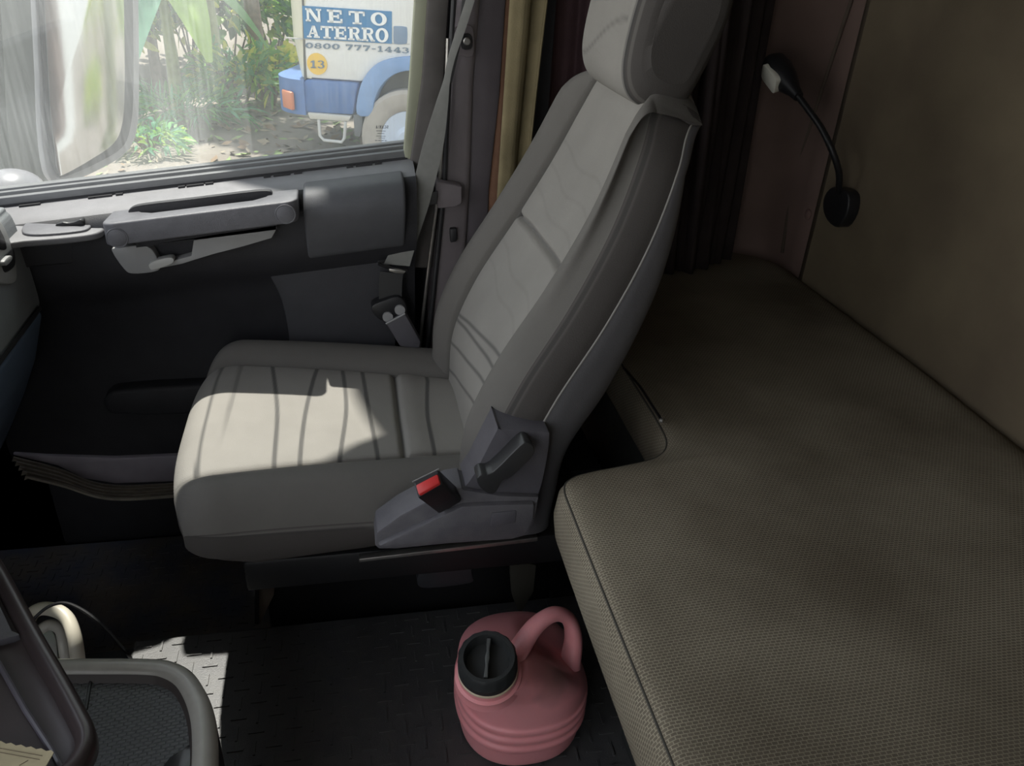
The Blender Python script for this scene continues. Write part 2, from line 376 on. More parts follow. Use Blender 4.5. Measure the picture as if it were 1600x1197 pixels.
# ------------------------------------------------------------------ lettering made of strokes
def glyph(ch):
    """list of polygons in a 1 x 1 box: slab-serif strokes"""
    T = .24; S = .13; P = []
    def bx(x0, y0, x1, y1): P.append([(x0, y0), (x1, y0), (x1, y1), (x0, y1)])
    def ring(cx, cy, rx, ry, tx, ty, a0=0, a1=360, n=28):
        for k in range(n):
            a, c = math.radians(a0 + (a1 - a0) * k / n), math.radians(a0 + (a1 - a0) * (k + 1) / n)
            P.append([(cx + rx * math.cos(a), cy + ry * math.sin(a)), (cx + rx * math.cos(c), cy + ry * math.sin(c)), (cx + (rx - tx) * math.cos(c), cy + (ry - ty) * math.sin(c)), (cx + (rx - tx) * math.cos(a), cy + (ry - ty) * math.sin(a))])
    if ch == 'N':
        bx(.08, 0, .22, 1); bx(.78, 0, .92, 1); bx(0, 0, .32, S); bx(0, 1 - S, .3, 1); bx(.68, 1 - S, 1, 1); P.append([(.08, 1), (.34, 1), (.92, 0), (.68, 0)])
    elif ch == 'E':
        bx(.12, 0, .38, 1); bx(0, 0, .95, S + .03); bx(0, 1 - S - .03, .92, 1); bx(.3, .43, .72, .57); bx(.82, 0, .95, .33); bx(.8, .67, .92, 1); bx(.63, .33, .74, .67)
    elif ch == 'T':
        bx(.37, 0, .63, 1); bx(0, 1 - S - .02, 1, 1); bx(0, .66, .12, 1); bx(.88, .66, 1, 1); bx(.22, 0, .78, S)
    elif ch in 'O0': ring(.5, .5, .5, .52, .27, .15)
    elif ch == 'A':
        P.append([(.1, .05), (.22, .05), (.56, 1), (.42, 1)]); P.append([(.62, .05), (.92, .05), (.62, 1), (.40, 1)]); bx(.25, .3, .75, .42); bx(0, 0, .36, S); bx(.54, 0, 1, S)
    elif ch == 'R':
        bx(.12, 0, .38, 1); bx(0, 0, .5, S); bx(0, 1 - S, .6, 1); ring(.58, .735, .32, .265, .22, .13, -90, 90, 14); bx(.3, .47, .6, .59); P.append([(.46, .5), (.72, .52), (1.0, .0), (.72, 0)]); bx(.72, 0, 1.02, S)
    elif ch == '8': ring(.5, .73, .4, .28, .2, .1); ring(.5, .27, .47, .28, .23, .11)
    elif ch == '7': bx(.05, .8, .95, 1); bx(.05, .65, .16, 1); P.append([(.66, .82), (.95, .82), (.55, 0), (.25, 0)])
    elif ch == '1': bx(.38, 0, .66, 1); bx(.15, 0, .88, S); P.append([(.38, 1), (.38, .8), (.12, .7), (.12, .82)])
    elif ch == '4': bx(.55, 0, .8, 1); bx(.02, .22, 1, .36); P.append([(.02, .3), (.2, .3), (.7, 1), (.55, 1)]); bx(.4, 0, .95, S * .9)
    elif ch == '3': ring(.42, .74, .44, .26, .23, .1, -90, 160, 16); ring(.42, .28, .5, .29, .25, .11, -160, 90, 16)
    elif ch == '-': bx(.1, .36, .9, .52)
    elif ch == 'S': ring(.5, .72, .45, .28, .18, .18, 20, 270, 16); ring(.5, .28, .45, .28, .18, .18, -160, 90, 16)
    elif ch == 'C': ring(.5, .5, .5, .5, .2, .18, 45, 315, 18)
    elif ch == 'I': bx(.35, 0, .65, 1)
    return P
def lettering(mb, text, w, h, gap, place, depth, widths=None, start=0.0):
    """place(u, v) -> point; letters w wide; returns total width"""
    u = start
    for ch in text:
        ww = w * (widths or {}).get(ch, 1.0)
        if ch != ' ':
            for poly in glyph(ch):
                pts = [place(u + a * ww, c * h) for a, c in poly]; mb.verts_faces(pts, [tuple(range(len(pts)))])
        u += ww + gap if ch != ' ' else w * .6
    return u
px0 = AT(585, 199, y=1.5515); px1 = AT(607, 199, y=1.5515)
b = MB(); tw = px1.x - px0.x; cw = tw / 6.2
lettering(b, 'SCANIA', cw * .86, .0055, cw * .17, lambda u, v: Vector((px1.x - u, 1.5512, px0.z - .002 + v + (px1.z - px0.z) * (1 - u / tw))), 0, {'I': .5})
for k, (pxa, pxb, py) in enumerate(((588, 603, 205), (590, 601, 209), (588, 603, 213), (592, 602, 216), (586, 606, 220), (594, 599, 224))):
    a_, c_ = AT(pxa, py, y=1.5512), AT(pxb, py + .4, y=1.5512); n_ = random.randint(4, 7)
    for i in range(n_):
        s_ = a_.lerp(c_, i / n_); e_ = a_.lerp(c_, (i + .7) / n_); hgt = .0011
        b.verts_faces([s_, e_, e_ + Vector((0, 0, hgt)), s_ + Vector((0, 0, hgt))], [(0, 1, 2, 3)])
wpart('glass_lettering', b, m_print, smooth=False, label='small dark mirrored lettering in the rear lower corner of the pane')

# ------------------------------------------------------------------ pillar, sill steps
b = MB(); b.slab([AT(px, py, y=1.48) for px, py in ((726, -500), (716, 0), (703, 130), (690, 290), (676, 430), (664, 560), (700, 600), (728, 420), (736, 290), (741, 130), (752, 0), (760, -500))], (0, .06, 0), .012, 3)
struct('trim_1', b, M['pillar'])
b = MB(); b.slab([AT(px, py, y=1.49) for px, py in ((752, -500), (741, 0), (733, 150), (722, 300), (715, 430), (700, 600), (760, 600), (765, 300), (782, 150), (792, 0), (800, -500))], (0, .07, 0), .008, 2)
struct('trim_2', b, M['pillar_dark'])
b = MB(); b.tube([AT(px, py, y=1.475) for px, py in ((700, 60), (697, 150), (686, 290), (672, 400), (660, 500), (656, 545))], .0035)
struct('trim_3', b, M['metal'])
b = MB(); b.tube([AT(px, py, y=1.475) for px, py in ((709, 0), (703, 100), (694, 290), (683, 400), (668, 545))], .0045)
struct('trim_3', b, M['seal'])
# step trim: purple-grey slope and ribbed tread
b = MB(); b.slab([AT(px, py, y=1.47) for px, py in ((20, 708), (70, 712), (180, 716), (300, 711), (420, 705), (420, 752), (300, 752), (180, 756), (130, 748), (90, 728), (20, 712))], (0, .05, 0), .005, 2)
struct('trim_4', b, M['purple'])
rows = [((20, 712), (90, 730), (140, 750), (190, 757), (300, 752), (420, 745)), ((44, 748), (100, 762), (150, 778), (200, 782), (300, 775), (420, 766))]
b = MB(); nr = 11; rings = []
for k in range(nr):
    f = k / (nr - 1); d_ = (.004 if k % 2 else -.004)
    rings.append([AT(a_[0] * (1 - f) + c_[0] * f, a_[1] * (1 - f) + c_[1] * f, y=1.47 - .07 * f) + Vector((0, -d_, d_)) for a_, c_ in zip(crom(rows[0], 5), crom(rows[1], 5))])
b.loft(rings, closed=False, caps=False)
o = struct('trim_4', b, M['ridge'], smooth=False)
sm_ = o.modifiers.new('thick', 'SOLIDIFY'); sm_.thickness = .01; sm_.offset = -1

# ------------------------------------------------------------------ mats
m_mat = mat('rubber_mat', (.072, .072, .074), .38, .25, 30, .25, 500, col2=(.09, .088, .085))
b = MB()
b.box((.02, .82, .005), (.86, .60, .010), bev=.004, seg=2)
cs = .0295
for i in range(28):
    for j in range(20):
        x_, y_ = -.39 + i * cs, .54 + j * cs
        if (i + j) % 2: b.box((x_, y_, .0105), (.025, .0032, .003))
        else: b.box((x_, y_, .0105), (.0032, .025, .003))
o = b.build('floor_mat', m_mat, smooth=False)
tag(o, 'black rubber mat with basket-weave ribs on the raised floor under the pink can', 'floor mat')
b = MB()
b.box((-.62, 1.345, -.118), (.86, .42, .012), bev=.004)
cs = .024
for i in range(27):
    for j in range(16):
        x_, y_ = -.85 + i * cs, 1.16 + j * cs
        if (i + j) % 2: b.box((x_, y_, -.1115), (.020, .003, .003))
        else: b.box((x_, y_, -.1115), (.003, .020, .003))
o = b.build('floor_mat', mat('footwell_rubber', (.085, .095, .125), .45, .35, 14, .3, 300, col2=(.15, .13, .11)), smooth=False)
tag(o, 'dusty black rubber mat lying down in the passenger footwell', 'floor mat')
# ------------------------------------------------------------------ passenger seat
def thing(name, label, cat, loc, rz=0.0, group=None):
    return tag(empty(name, loc, rz), label, cat, group)
def part(root, name, mb, m, **k):
    """mesh given in world coordinates, held by its thing"""
    o = mb.build(name, m, None, **k); o.parent = root
    top = root.parent is None and root.type == 'EMPTY'
    o.matrix_parent_inverse = root.matrix_basis.inverted() if top else Matrix.Identity(4)
    return o
def fabric(name, col, dark, stitch=(.3, .29, .26), weave=520):
    m = mat(name, col, .85, .10, 9, 0, spec=.25); nt = m.node_tree; b = nt.nodes['Principled BSDF']
    src = b.inputs['Base Color'].links[0].from_socket
    for an, c in (('pattern', dark), ('stitch', stitch)):
        at = nt.nodes.new('ShaderNodeAttribute'); at.attribute_name = an
        mx = nt.nodes.new('ShaderNodeMix'); mx.data_type = 'RGBA'; mx.inputs[7].default_value = (*c, 1)
        nt.links.new(at.outputs['Fac'], mx.inputs[0]); nt.links.new(src, mx.inputs[6]); src = mx.outputs[2]
    nt.links.new(src, b.inputs['Base Color'])
    tcd = nt.nodes.new('ShaderNodeTexCoord'); bp = nt.nodes.new('ShaderNodeBump'); bp.inputs['Strength'].default_value = .35; bp.inputs['Distance'].default_value = .0012
    wv = nt.nodes.new('ShaderNodeTexWave'); wv.inputs['Scale'].default_value = weave / 6.0; wv.inputs['Distortion'].default_value = 1.2; wv.bands_direction = 'Y'
    nz = nt.nodes.new('ShaderNodeTexNoise'); nz.inputs['Scale'].default_value = 700
    ad = nt.nodes.new('ShaderNodeMath'); ad.operation = 'ADD'
    nt.links.new(tcd.outputs['Object'], wv.inputs['Vector']); nt.links.new(tcd.outputs['Object'], nz.inputs['Vector'])
    ad.inputs[0].default_value = 0; nt.links.new(nz.outputs['Fac'], ad.inputs[1]); nt.links.new(ad.outputs[0], bp.inputs['Height']); nt.links.new(bp.outputs[0], b.inputs['Normal'])
    return m
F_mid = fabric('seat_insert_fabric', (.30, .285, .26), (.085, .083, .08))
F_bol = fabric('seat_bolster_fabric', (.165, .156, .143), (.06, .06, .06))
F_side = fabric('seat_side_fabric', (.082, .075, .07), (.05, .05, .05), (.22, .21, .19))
CY = 1.185
seat = thing('passenger_seat', 'grey fabric passenger seat with headrest and wavy dark stripes on its cushion', 'seat', (.03, CY, .0))
def set_attr(o, name, vals):
    a = o.data.attributes.new(name, 'FLOAT', 'POINT'); a.data.foreach_set('value', np.array(vals, dtype=np.float32))

# --- cushion
half = [(0, .453), (.06, .4535), (.12, .453), (.160, .4495), (.172, .446), (.178, .440), (.184, .446), (.196, .459), (.215, .468), (.235, .466), (.252, .450), (.262, .425), (.266, .39), (.262, .35), (.245, .318), (.20, .308), (.1, .305)]
hp = [tuple(p) for p in crom(half, 6)]
hp2 = [tuple(p) for p in crom([(.1, .305), (0, .305)], 3)]
ringp = [(-d, z_) for d, z_ in hp[::-1]][:-1] + hp + [(d, z_) for d, z_ in hp2[1:]] + [(-d, z_) for d, z_ in hp2[::-1]][1:-1]
XF, XR_, RF = -.282, .24, .075
stations = []
for k in range(16): stations.append((XF + RF - RF * math.cos(PI / 2 * k / 16 + .0) if False else XF + RF * (1 - math.sin(PI / 2 * (k + 1) / 16)) , 1))
stations = [(XF + RF * (1 - math.sin(th)), math.sin(th)) for th in np.linspace(PI / 2 * .97, 0, 22)] + [(x_, 0.0) for x_ in np.linspace(XF + RF, XR_, 230)[1:]]
# dark wavy lines: laid onto the cushion top, which falls to the rear and narrows between the bolsters
def tilt(x_): return -.046 * max(0, min(1.25, (x_ + .26) / .44))
def narrow(x_): return max(0, min(1.2, (x_ + .26) / .44))
def top_at(px, py):
    p = AT(px, py, z=.453)
    for _ in range(4): p = AT(px, py, z=.453 + tilt(p.x))
    return p
wl_px = [((345, 562), (322, 640), (303, 730)), ((377, 562), (362, 620), (345, 680)), ((425, 566), (433, 640), (427, 724)), ((496, 570), (478, 640), (467, 724)), ((535, 575), (541, 640), (529, 721)),
         ((566, 580), (577, 645), (592, 718)), ((668, 594), (668, 650), (680, 708))]
wl_xy = []
for i, ln in enumerate(wl_px):
    pts = [top_at(px, py) for px, py in ln]; pts.sort(key=lambda p: p.y)
    cc = crom([(p.x, p.y) for p in pts], 10); wl_xy.append((np.array([c[1] for c in cc]), np.array([c[0] for c in cc]), i == 1))
cre = [top_at(px, py) for px, py in ((617, 588), (624, 650), (634, 715))]
cre_y = np.array(sorted(p.y for p in cre)); cre_x = np.array([p.x for p in sorted(cre, key=lambda p: p.y)])
rings = []; pat = []; sti = []
for (x0, q) in stations:
    ring = []
    for (dy, z_) in ringp:
        d = abs(dy); sh = .035 * (d / .266) ** 3
        f = max(0, 1 - (x0 - XF) / .25) ** 2
        x_ = x0 + sh * f
        cq = 1 - q
        sz = .40 + .60 * math.sqrt(max(0, 1 - q ** 2.2)); sy = 1 - .07 * q ** 2
        zc = .375
        nx_ = narrow(x0); s1, s2 = .18 * (1 - .30 * nx_), .266 * (1 - .05 * nx_)
        dd_ = d / .18 * s1 if d <= .18 else s1 + (d - .18) / .086 * (s2 - s1)
        zz_ = zc + (z_ - zc) * sz; yy = CY + .018 * nx_ + math.copysign(dd_, dy) * sy
        top = z_ > .43 and d < .18
        # front drops a little, rear slightly up; bolsters lower towards the front
        if z_ > .40: zz_ += -.012 * max(0, min(1, (.02 - x0) / .3)) ** 2 * (1 if d < .18 else 1.0)
        zz_ += tilt(x0) * max(0, min(1, (z_ - .31) / .11))
        if z_ < .35: zz_ += .03 * max(0, min(1, (XF + .12 - x0) / .12)) + .012 * max(0, x0) / .24
        xc = np.interp(yy, cre_y, cre_x)
        if top: zz_ -= .009 * math.exp(-((x_ - xc) / .006) ** 2) - .003 * math.exp(-((x_ - xc - .025) / .02) ** 2)
        pv = 0.0
        if top and d < .176:
            for ys, xs, faint in wl_xy:
                t = abs(x_ - np.interp(yy, ys, xs)); a = max(0, min(1, (.0045 - t) / .002))
                if faint: a *= .5 * max(0, min(1, (yy - 1.07) / .12))
                pv = max(pv, a * .85)
            pv = max(pv, .8 * max(0, 1 - abs(x_ - xc) / .004))
        sv = 0.0
        ring.append(Vector((x_, yy, zz_))); pat.append(pv)
        if dy < 0 and .36 < z_ < .43:
            zl = .402 + .012 * max(0, x0 / .24)
            sv = .8 * max(max(0, 1 - abs(z_ - zl) / .0022), max(0, 1 - abs(z_ - zl + .008) / .0022))
            if abs(z_ - zl + .004) < .003: pat[-1] = .35
        sti.append(sv)
    rings.append(ring)
n_r = len(ringp)
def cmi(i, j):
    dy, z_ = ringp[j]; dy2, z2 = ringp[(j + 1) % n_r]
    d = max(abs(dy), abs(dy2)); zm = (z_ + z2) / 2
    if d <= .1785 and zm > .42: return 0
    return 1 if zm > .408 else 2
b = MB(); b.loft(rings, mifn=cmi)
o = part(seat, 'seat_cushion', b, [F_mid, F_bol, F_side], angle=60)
set_attr(o, 'pattern', pat); set_attr(o, 'stitch', sti)
# ribbed front band of the insert
# --- backrest: front line (x, z), half width, insert half width
fr = [(.177, .365, .258, .146), (.178, .41, .262, .150), (.186, .50, .265, .158), (.226, .60, .262, .160), (.291, .71, .250, .158), (.345, .81, .228, .150), (.384, .90, .196, .134), (.404, .955, .162, .116), (.418, .982, .142, .104)]
frs = crom(fr, 60)
rear = [(.296, .365), (.300, .41), (.312, .495), (.368, .60), (.418, .719), (.440, .80), (.452, .88), (.455, .94), (.440, .985)]
rearc = np.array(crom(rear, 12)); 
def rear_x(z_): return float(np.interp(z_, rearc[:, 1], rearc[:, 0]))
def section(hw, ins, th, up):
    """half profile (dy, depth forward) front centre -> rear centre"""
    bo = .030 * up
    return [(0, 0), (ins * .5, .0), (ins * .88, .003), (ins, -.005), (ins + .007, .009 * up + .001), (ins + .028, bo * .93), (ins + .050, bo), (hw - .026, bo * .5), (hw - .010, -.004), (hw - .003, -.020), (hw, -.036), (hw - .001, -.050)]
zl_lines = []
for ln in (((835, 335), (893, 425)), ((745, 490), (795, 560)), ((726, 498), (768, 580)), ((712, 533), (750, 605)), ((702, 575), (727, 640))):
    zl_lines.append(tuple(AT(px, py, y=yy) for (px, py), yy in zip(ln, (1.33, 1.04))))
nf = Vector((-.91, 0, .41))
rings = []; pat = []; sti = []; edge_near = []; edge_far = []; back_rings = []
NS = len(frs)
for si, (fx, fz, hw, ins) in enumerate(frs):
    t = si / (NS - 1)
    up = 1.0 if t < .78 else max(.45, 1 - (t - .78) / .36)
    th = max(.055, (rear_x(fz + .02) - fx) * .92)
    sec = section(hw, ins, th, up)
    hpz = [tuple(p) for p in crom(sec, 10)]
    rp = [(-d, e) for d, e in hpz[::-1]][:-1] + hpz
    ring = []
    for (dy, e) in rp:
        d = abs(dy); p = Vector((fx, CY + dy, fz)) + nf * e
        # shoulders round off towards the top
        p.z -= (.028 * (d / max(hw, .01)) ** 3) * max(0, (t - .75) / .25)
        pv = sv = 0.0
        if d <= ins:
            dz0 = None
            for li, (a_, c_) in enumerate(zl_lines):
                zz_ = c_.z + (a_.z - c_.z) * (p.y - 1.04) / .29; dd = abs(p.z - zz_)
                if li == 0:
                    p += nf * (-.010 * math.exp(-(dd / .005) ** 2)); pv = max(pv, .7 * max(0, 1 - dd / .004))
                else: pv = max(pv, .75 * max(0, min(1, (.0042 - dd) / .003)))
            for zz_ in (.84, .80, .76, .665, .63):
                dd = abs(p.z - zz_ - (p.y - CY) * .05 - .006 * math.sin(p.y * 30)); pv = max(pv, .10 * max(0, min(1, (.0042 - dd) / .003)))
            pv = max(pv, .75 * max(0, 1 - abs(d - ins) / .004))
        else:
            q = (d - hw); pv = max(pv, .6 * max(0, 1 - abs(d - ins) / .004))
            if e < .012 and d > ins + .45 * (hw - ins):
                for off in (.002, -.006): sv = max(sv, .28 * max(0, 1 - abs(e - off) / .0022))
                if abs(e + .002) < .003: pv = max(pv, .3)
        ring.append(p); pat.append(pv); sti.append(sv)
    rings.append(ring); edge_near.append(ring[0]); edge_far.append(ring[-1])
nrp = len(rings[0]); hpn = (nrp - 1) // 2
top0 = rings[-1]; eN, eF = top0[0], top0[-1]
for kk in range(1, 10):                                     # roll the top over to the rear edge
    th_ = kk / 9 * PI / 2; ring = []
    for p in top0:
        u = max(0, min(1, (p.y - eN.y) / (eF.y - eN.y))); E_ = eN.lerp(eF, u); arch_ = 4 * u * (1 - u)
        ring.append(E_ + Vector((.012, 0, 0)) * math.sin(th_) + (p - E_) * math.cos(th_) + Vector((.004, 0, .030 * min(1, arch_ * 1.6))) * math.sin(th_)); pat.append(0); sti.append(0)
    rings.append(ring)
def bmi(i, j):
    k = abs(j + .5 - hpn) / 10.0
    return 0 if k < 3 else (1 if k < 7.6 else 2)
b = MB(); b.loft(rings, closed=False, caps=False, mifn=bmi)
# close the top edge towards the shell
o = part(seat, 'backrest', b, [F_mid, F_bol, F_side], angle=70)
set_attr(o, 'pattern', pat); set_attr(o, 'stitch', sti)
# --- shell behind
rings = []
for si in range(0, NS, 8):
    a_, c_ = edge_near[si], edge_far[si]; fx, fz, hw, ins = frs[si]
    t = si / (NS - 1); rx = rear_x(a_.z)
    dep = max(.022, rx - a_.x)
    prof_ = [(0, 0), (.0, .25), (.02, .7), (.07, .95), (.2, 1.0), (.5, 1.03), (.8, 1.0), (.93, .95), (.98, .7), (1, .25), (1, 0)]
    rings.append([a_.lerp(c_, u) + Vector((dep * v, 0, dep * v * -.15)) for u, v in [tuple(p) for p in crom(prof_, 4)]])
top = rings[-1]; mid_ = edge_near[-1].lerp(edge_far[-1], .5)
topf = [Vector(p) for p in top]
n_t = len(topf)
rings.append([Vector((p.x * .7 + (mid_.x) * .3, p.y * .94 + CY * .06, p.z + .008)) for p in topf])
rings.append([Vector((p.x * .3 + (mid_.x) * .7 - .01, p.y * .80 + CY * .20, p.z + .012)) for p in topf])
b = MB(); b.loft(rings, closed=False, caps=False)
o = part(seat, 'backrest_shell', b, M['shell'], angle=60, label='smooth dark plastic shell on the rear of the backrest')
b = MB(); b.tube(edge_near[::8] + [edge_near[-1]], .0017, 8); part(seat, 'piping', b, M['piping'])
b = MB(); b.tube(edge_far[::8] + [edge_far[-1]], .0022, 8); part(seat, 'piping', b, M['piping'])
# --- headrest
HC = Vector((.440, 1.19, 1.052)); hu = Vector((.30, 0, .954)).normalized(); hf = Vector((-.954, 0, .30)).normalized()
sec = [(-.052, -.092), (-.02, -.108), (.02, -.104), (.045, -.075), (.058, -.02), (.062, .04), (.05, .09), (.02, .112), (-.02, .11), (-.05, .085), (-.064, .03), (-.062, -.04)]
sc = [tuple(p) for p in crom(sec, 10, True)]
rings = []; pat = []; sti = []
HWD = .128
for k, v in enumerate(np.concatenate([np.linspace(-1, -.9, 10), np.linspace(-.89, .89, 140), np.linspace(.9, 1, 10)])):
    q = max(0, (abs(v) - .72) / .28); s_ = (1 - q ** 2.6 * .30) if abs(v) < .985 else .62
    ring = []
    for (f_, u_) in sc:
        ff = f_ * s_ + .008 * (1 - v * v) * (1 if f_ > 0 else .3); uu = u_ * s_
        p = HC + hf * ff + hu * uu; p.y = HC.y + v * HWD + .006 * (1 - (f_ / .06) ** 2) * (1 if v > .9 else (-1 if v < -.9 else 0)) * (1 - s_) * 2
        pv = 0.0; sv = 0.0
        if abs(v + .80) < .03 and f_ > -.05: pv = .55
        if (abs(v + .72) < .018 or abs(v + .88) < .018) and f_ > -.05: sv = .35
        if f_ > 0 and abs(u_ + .045 + .03 * v + .012 * math.sin(v * 3)) < .006 and abs(v) < .70: pv = .45 * (1 - abs(u_ + .045 + .03 * v + .012 * math.sin(v * 3)) / .006)
        ring.append(p); pat.append(pv); sti.append(sv)
    rings.append(ring)
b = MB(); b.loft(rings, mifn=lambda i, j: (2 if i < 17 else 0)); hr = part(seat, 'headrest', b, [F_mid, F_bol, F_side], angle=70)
set_attr(hr, 'pattern', pat); set_attr(hr, 'stitch', sti)
for dy in (-.05, .05):
    b = MB(); b.tube([HC + hu * -.06 + hf * -.035 + Vector((0, dy, 0)), HC + hu * -.135 + hf * -.035 + Vector((0, dy, 0))], .006, 10); o = b.build('headrest_post', M['metal'], hr)

# --- recliner cover, lever, side cover, buckle
b = MB(); b.slab([AT(px, py, y=.893) for px, py in smoothpoly([(776, 674), (783, 671), (850, 675), (858, 682), (852, 730), (841, 772), (832, 777), (780, 774), (728, 766), (742, 740)], 3)], (0, .055, 0), .006, 3)
rc = part(seat, 'recliner_cover', b, M['cover'])
b = MB()
b.slab([AT(px, py, y=.866) for px, py in smoothpoly([(752, 742), (770, 738), (812, 697), (824, 692), (833, 698), (833, 712), (800, 745), (785, 752), (776, 768), (766, 772), (752, 764), (745, 750)], 3)], (0, .028, 0), .006, 3)
part(seat, 'recliner_lever', b, M['lever'])
b = MB(); b.slab([AT(px, py, y=.884) for px, py in [(586, 853), (589, 832), (625, 806), (700, 766), (722, 762), (724, 766), (780, 775), (842, 777), (836, 815), (826, 836), (800, 843), (700, 850), (620, 858), (592, 858)]], (0, .05, 0), .004, 2)
b.slab([AT(px, py, y=.875) for px, py in [(590, 855), (606, 846), (722, 792), (760, 790), (836, 788), (834, 815), (824, 834), (800, 841), (700, 848), (620, 857)]], (0, .02, 0), .004, 2)
sc_ = part(seat, 'side_cover', b, mat('scuffed_cover_plastic', (.12, .115, .13), .5, .3, 40, .3, 600, col2=(.15, .145, .155)), angle=30)
b = MB(); b.slab([AT(px, py, y=.873) for px, py in [(768, 802), (808, 798), (806, 818), (766, 824)]], (0, .02, 0), .003, 2)
b.build('blank_button', M['cover'], sc_)
# buckle: block tilted towards the cushion
def frame_from(o, a, bb):
    a = a.normalized(); c = a.cross(bb).normalized(); d = c.cross(a).normalized(); return a, d, c
bf = [AT(645, 753, y=.858), AT(686, 733, y=.864), AT(692, 756, y=.850), AT(653, 779, y=.844)]      # end face with the button
bq = [AT(682, 776, y=.889), AT(716, 762, y=.893), AT(722, 784, y=.880), AT(686, 804, y=.876)]      # root of the block
def bk(u, v, w_):
    f = bf[0].lerp(bf[1], u).lerp(bf[3].lerp(bf[2], u), v); q = bq[0].lerp(bq[1], u).lerp(bq[3].lerp(bq[2], u), v); return f.lerp(q, w_)
def hexa(u0, u1, v0, v1, w0, w1):
    return [bk(u, v, w_) for w_ in (w0, w1) for u, v in ((u0, v0), (u1, v0), (u1, v1), (u0, v1))]
def hexb(pts, bev):
    b = MB(); bv, fc = b.verts_faces(pts, [(3, 2, 1, 0), (4, 5, 6, 7), (0, 1, 5, 4), (1, 2, 6, 5), (2, 3, 7, 6), (3, 0, 4, 7)]); bmesh.ops.recalc_face_normals(b.bm, faces=fc); b._bev(bv, bev, 2); return b
buck = part(seat, 'belt_buckle', hexb(hexa(0, 1, 0, 1, 0, 1), .003), M['black'])
hexb(hexa(.09, .93, .32, .94, -.06, .2), .002).build('release_button', M['red'], buck)
hexb(hexa(.08, .93, .08, .27, -.012, .1), .0).build('buckle_slot', M['seal'], buck)
hexb(hexa(-.01, 1.01, -.02, .03, -.02, .05), .0).build('buckle_edge', M['silver'], buck)
hexb(hexa(.25, .8, .2, .8, .9, 2.0), .002).build('buckle_stalk', M['black'], buck)

# --- pedestal under the cushion
b = MB()
b.box((.13, 1.30, .09), (.62, .32, .42), bev=.01)
b.box((.10, 1.18, .27), (.56, .42, .06), bev=.006)
ped = part(seat, 'pedestal', b, mat('pedestal_paint', (.012, .012, .013), .5, .3, 20))
b = MB(); b.slab([AT(px, py, y=.958) for px, py in ((561, 874), (561, 879), (840, 846), (840, 840))], (0, .012, 0), .001); b.build('slide_rail', M['metal'], ped)
b = MB(); b.slab([AT(px, py, y=.985) for px, py in smoothpoly([(660, 884), (700, 874), (732, 878), (738, 900), (735, 912), (668, 920), (652, 912)], 3)], (0, .05, 0), .006, 2); b.build('motor_box', mat('motor_box_plastic', (.03, .032, .036), .35), ped)
b = MB(); b.slab([AT(px, py, y=1.02) for px, py in ((796, 872), (838, 884), (834, 925), (812, 962), (800, 930))], (0, .012, 0), .002); b.build('side_flap', mat('flap_cloth', (.05, .046, .034), .9), ped)
b = MB(); b.slab([AT(px, py, y=1.125) for px, py in ((404, 868), (432, 868), (428, 930), (406, 975), (402, 975))], (0, .015, 0), .001); b.build('sunlit_front', mat('sunlit_front_tan', (.16, .13, .10), .7, .4, 30), ped)  # tan patch painted on for the sunlight on the pedestal front
b = MB(); b.slab([AT(px, py, y=1.115) for px, py in ((396, 866), (405, 866), (404, 976), (398, 976))], (0, .02, 0), .001); b.build('bracket_edge', M['black_gloss'], ped)

# ------------------------------------------------------------------ passenger seat belt
belt = thing('seat_belt', 'grey passenger seat belt hanging beside the door pillar', 'seat belt', AT(640, 400, y=1.44))
def strap(name, edges, y0, m, root, th=.0016, ys=None):
    """edges: list of (left px, right px, row)"""
    L_, R_ = [], []
    for i, (xa, xb, ya, yb) in enumerate(edges):
        yy = ys[i] if ys else y0
        L_.append(AT(xa, ya, y=yy)); R_.append(AT(xb, yb, y=yy - .004))
    Lc = [Vector(p) for p in crom(L_, 6)]; Rc = [Vector(p) for p in crom(R_, 6)]
    b = MB(); rings = []
    for l, r in zip(Lc, Rc):
        n_ = Vector((0, th, 0)); rings.append([l, l.lerp(r, .5) + Vector((0, -.001, 0)), r, r + n_, l.lerp(r, .5) + n_, l + n_])
    b.loft(rings); return part(root, name, b, m, angle=50)
web = strap('webbing', [(728, 742, 0, 0), (712, 726, 50, 50), (700, 711, 90, 92), (693, 703, 125, 128), (680, 700, 165, 165), (660, 692, 230, 232), (640, 672, 310, 314), (620, 652, 370, 376), (600, 640, 412, 416)], 1.44, M['webbing'], belt)
strap('webbing', [(732, 744, -200, -200), (722, 735, 0, 0), (712, 722, 60, 60), (698, 706, 128, 130)], 1.452, M['webbing_dark'], belt)
b = MB()
tp = [AT(px, py, y=1.425) for px, py in ((592, 412), (600, 416), (620, 422), (636, 424))]
b.tube(tp, [.007, .006, .006, .007], 10, flat=.5)
b.tube([AT(px, py, y=1.45) for px, py in ((590, 409), (612, 406), (640, 414))], .004, 8)
tng = part(belt, 'tongue', b, M['black'])
b = MB(); b.slab([AT(px, py, y=1.418) for px, py in ((608, 420), (622, 421), (634, 424), (631, 428), (618, 427), (608, 424))], (0, .006, 0), .001); b.build('tongue_plate', M['metal'], tng)
strap('webbing', [(594, 630, 424, 428), (592, 628, 445, 450), (592, 628, 470, 474)], 1.435, M['webbing_dark'], belt)
b = MB(); b.slab([AT(px, py, y=1.42) for px, py in smoothpoly([(582, 478), (600, 470), (622, 464), (634, 476), (634, 492), (608, 500), (594, 500), (582, 488)], 3)], (0, .03, 0), .005, 2)
br = part(belt, 'lower_anchor', b, M['black'])
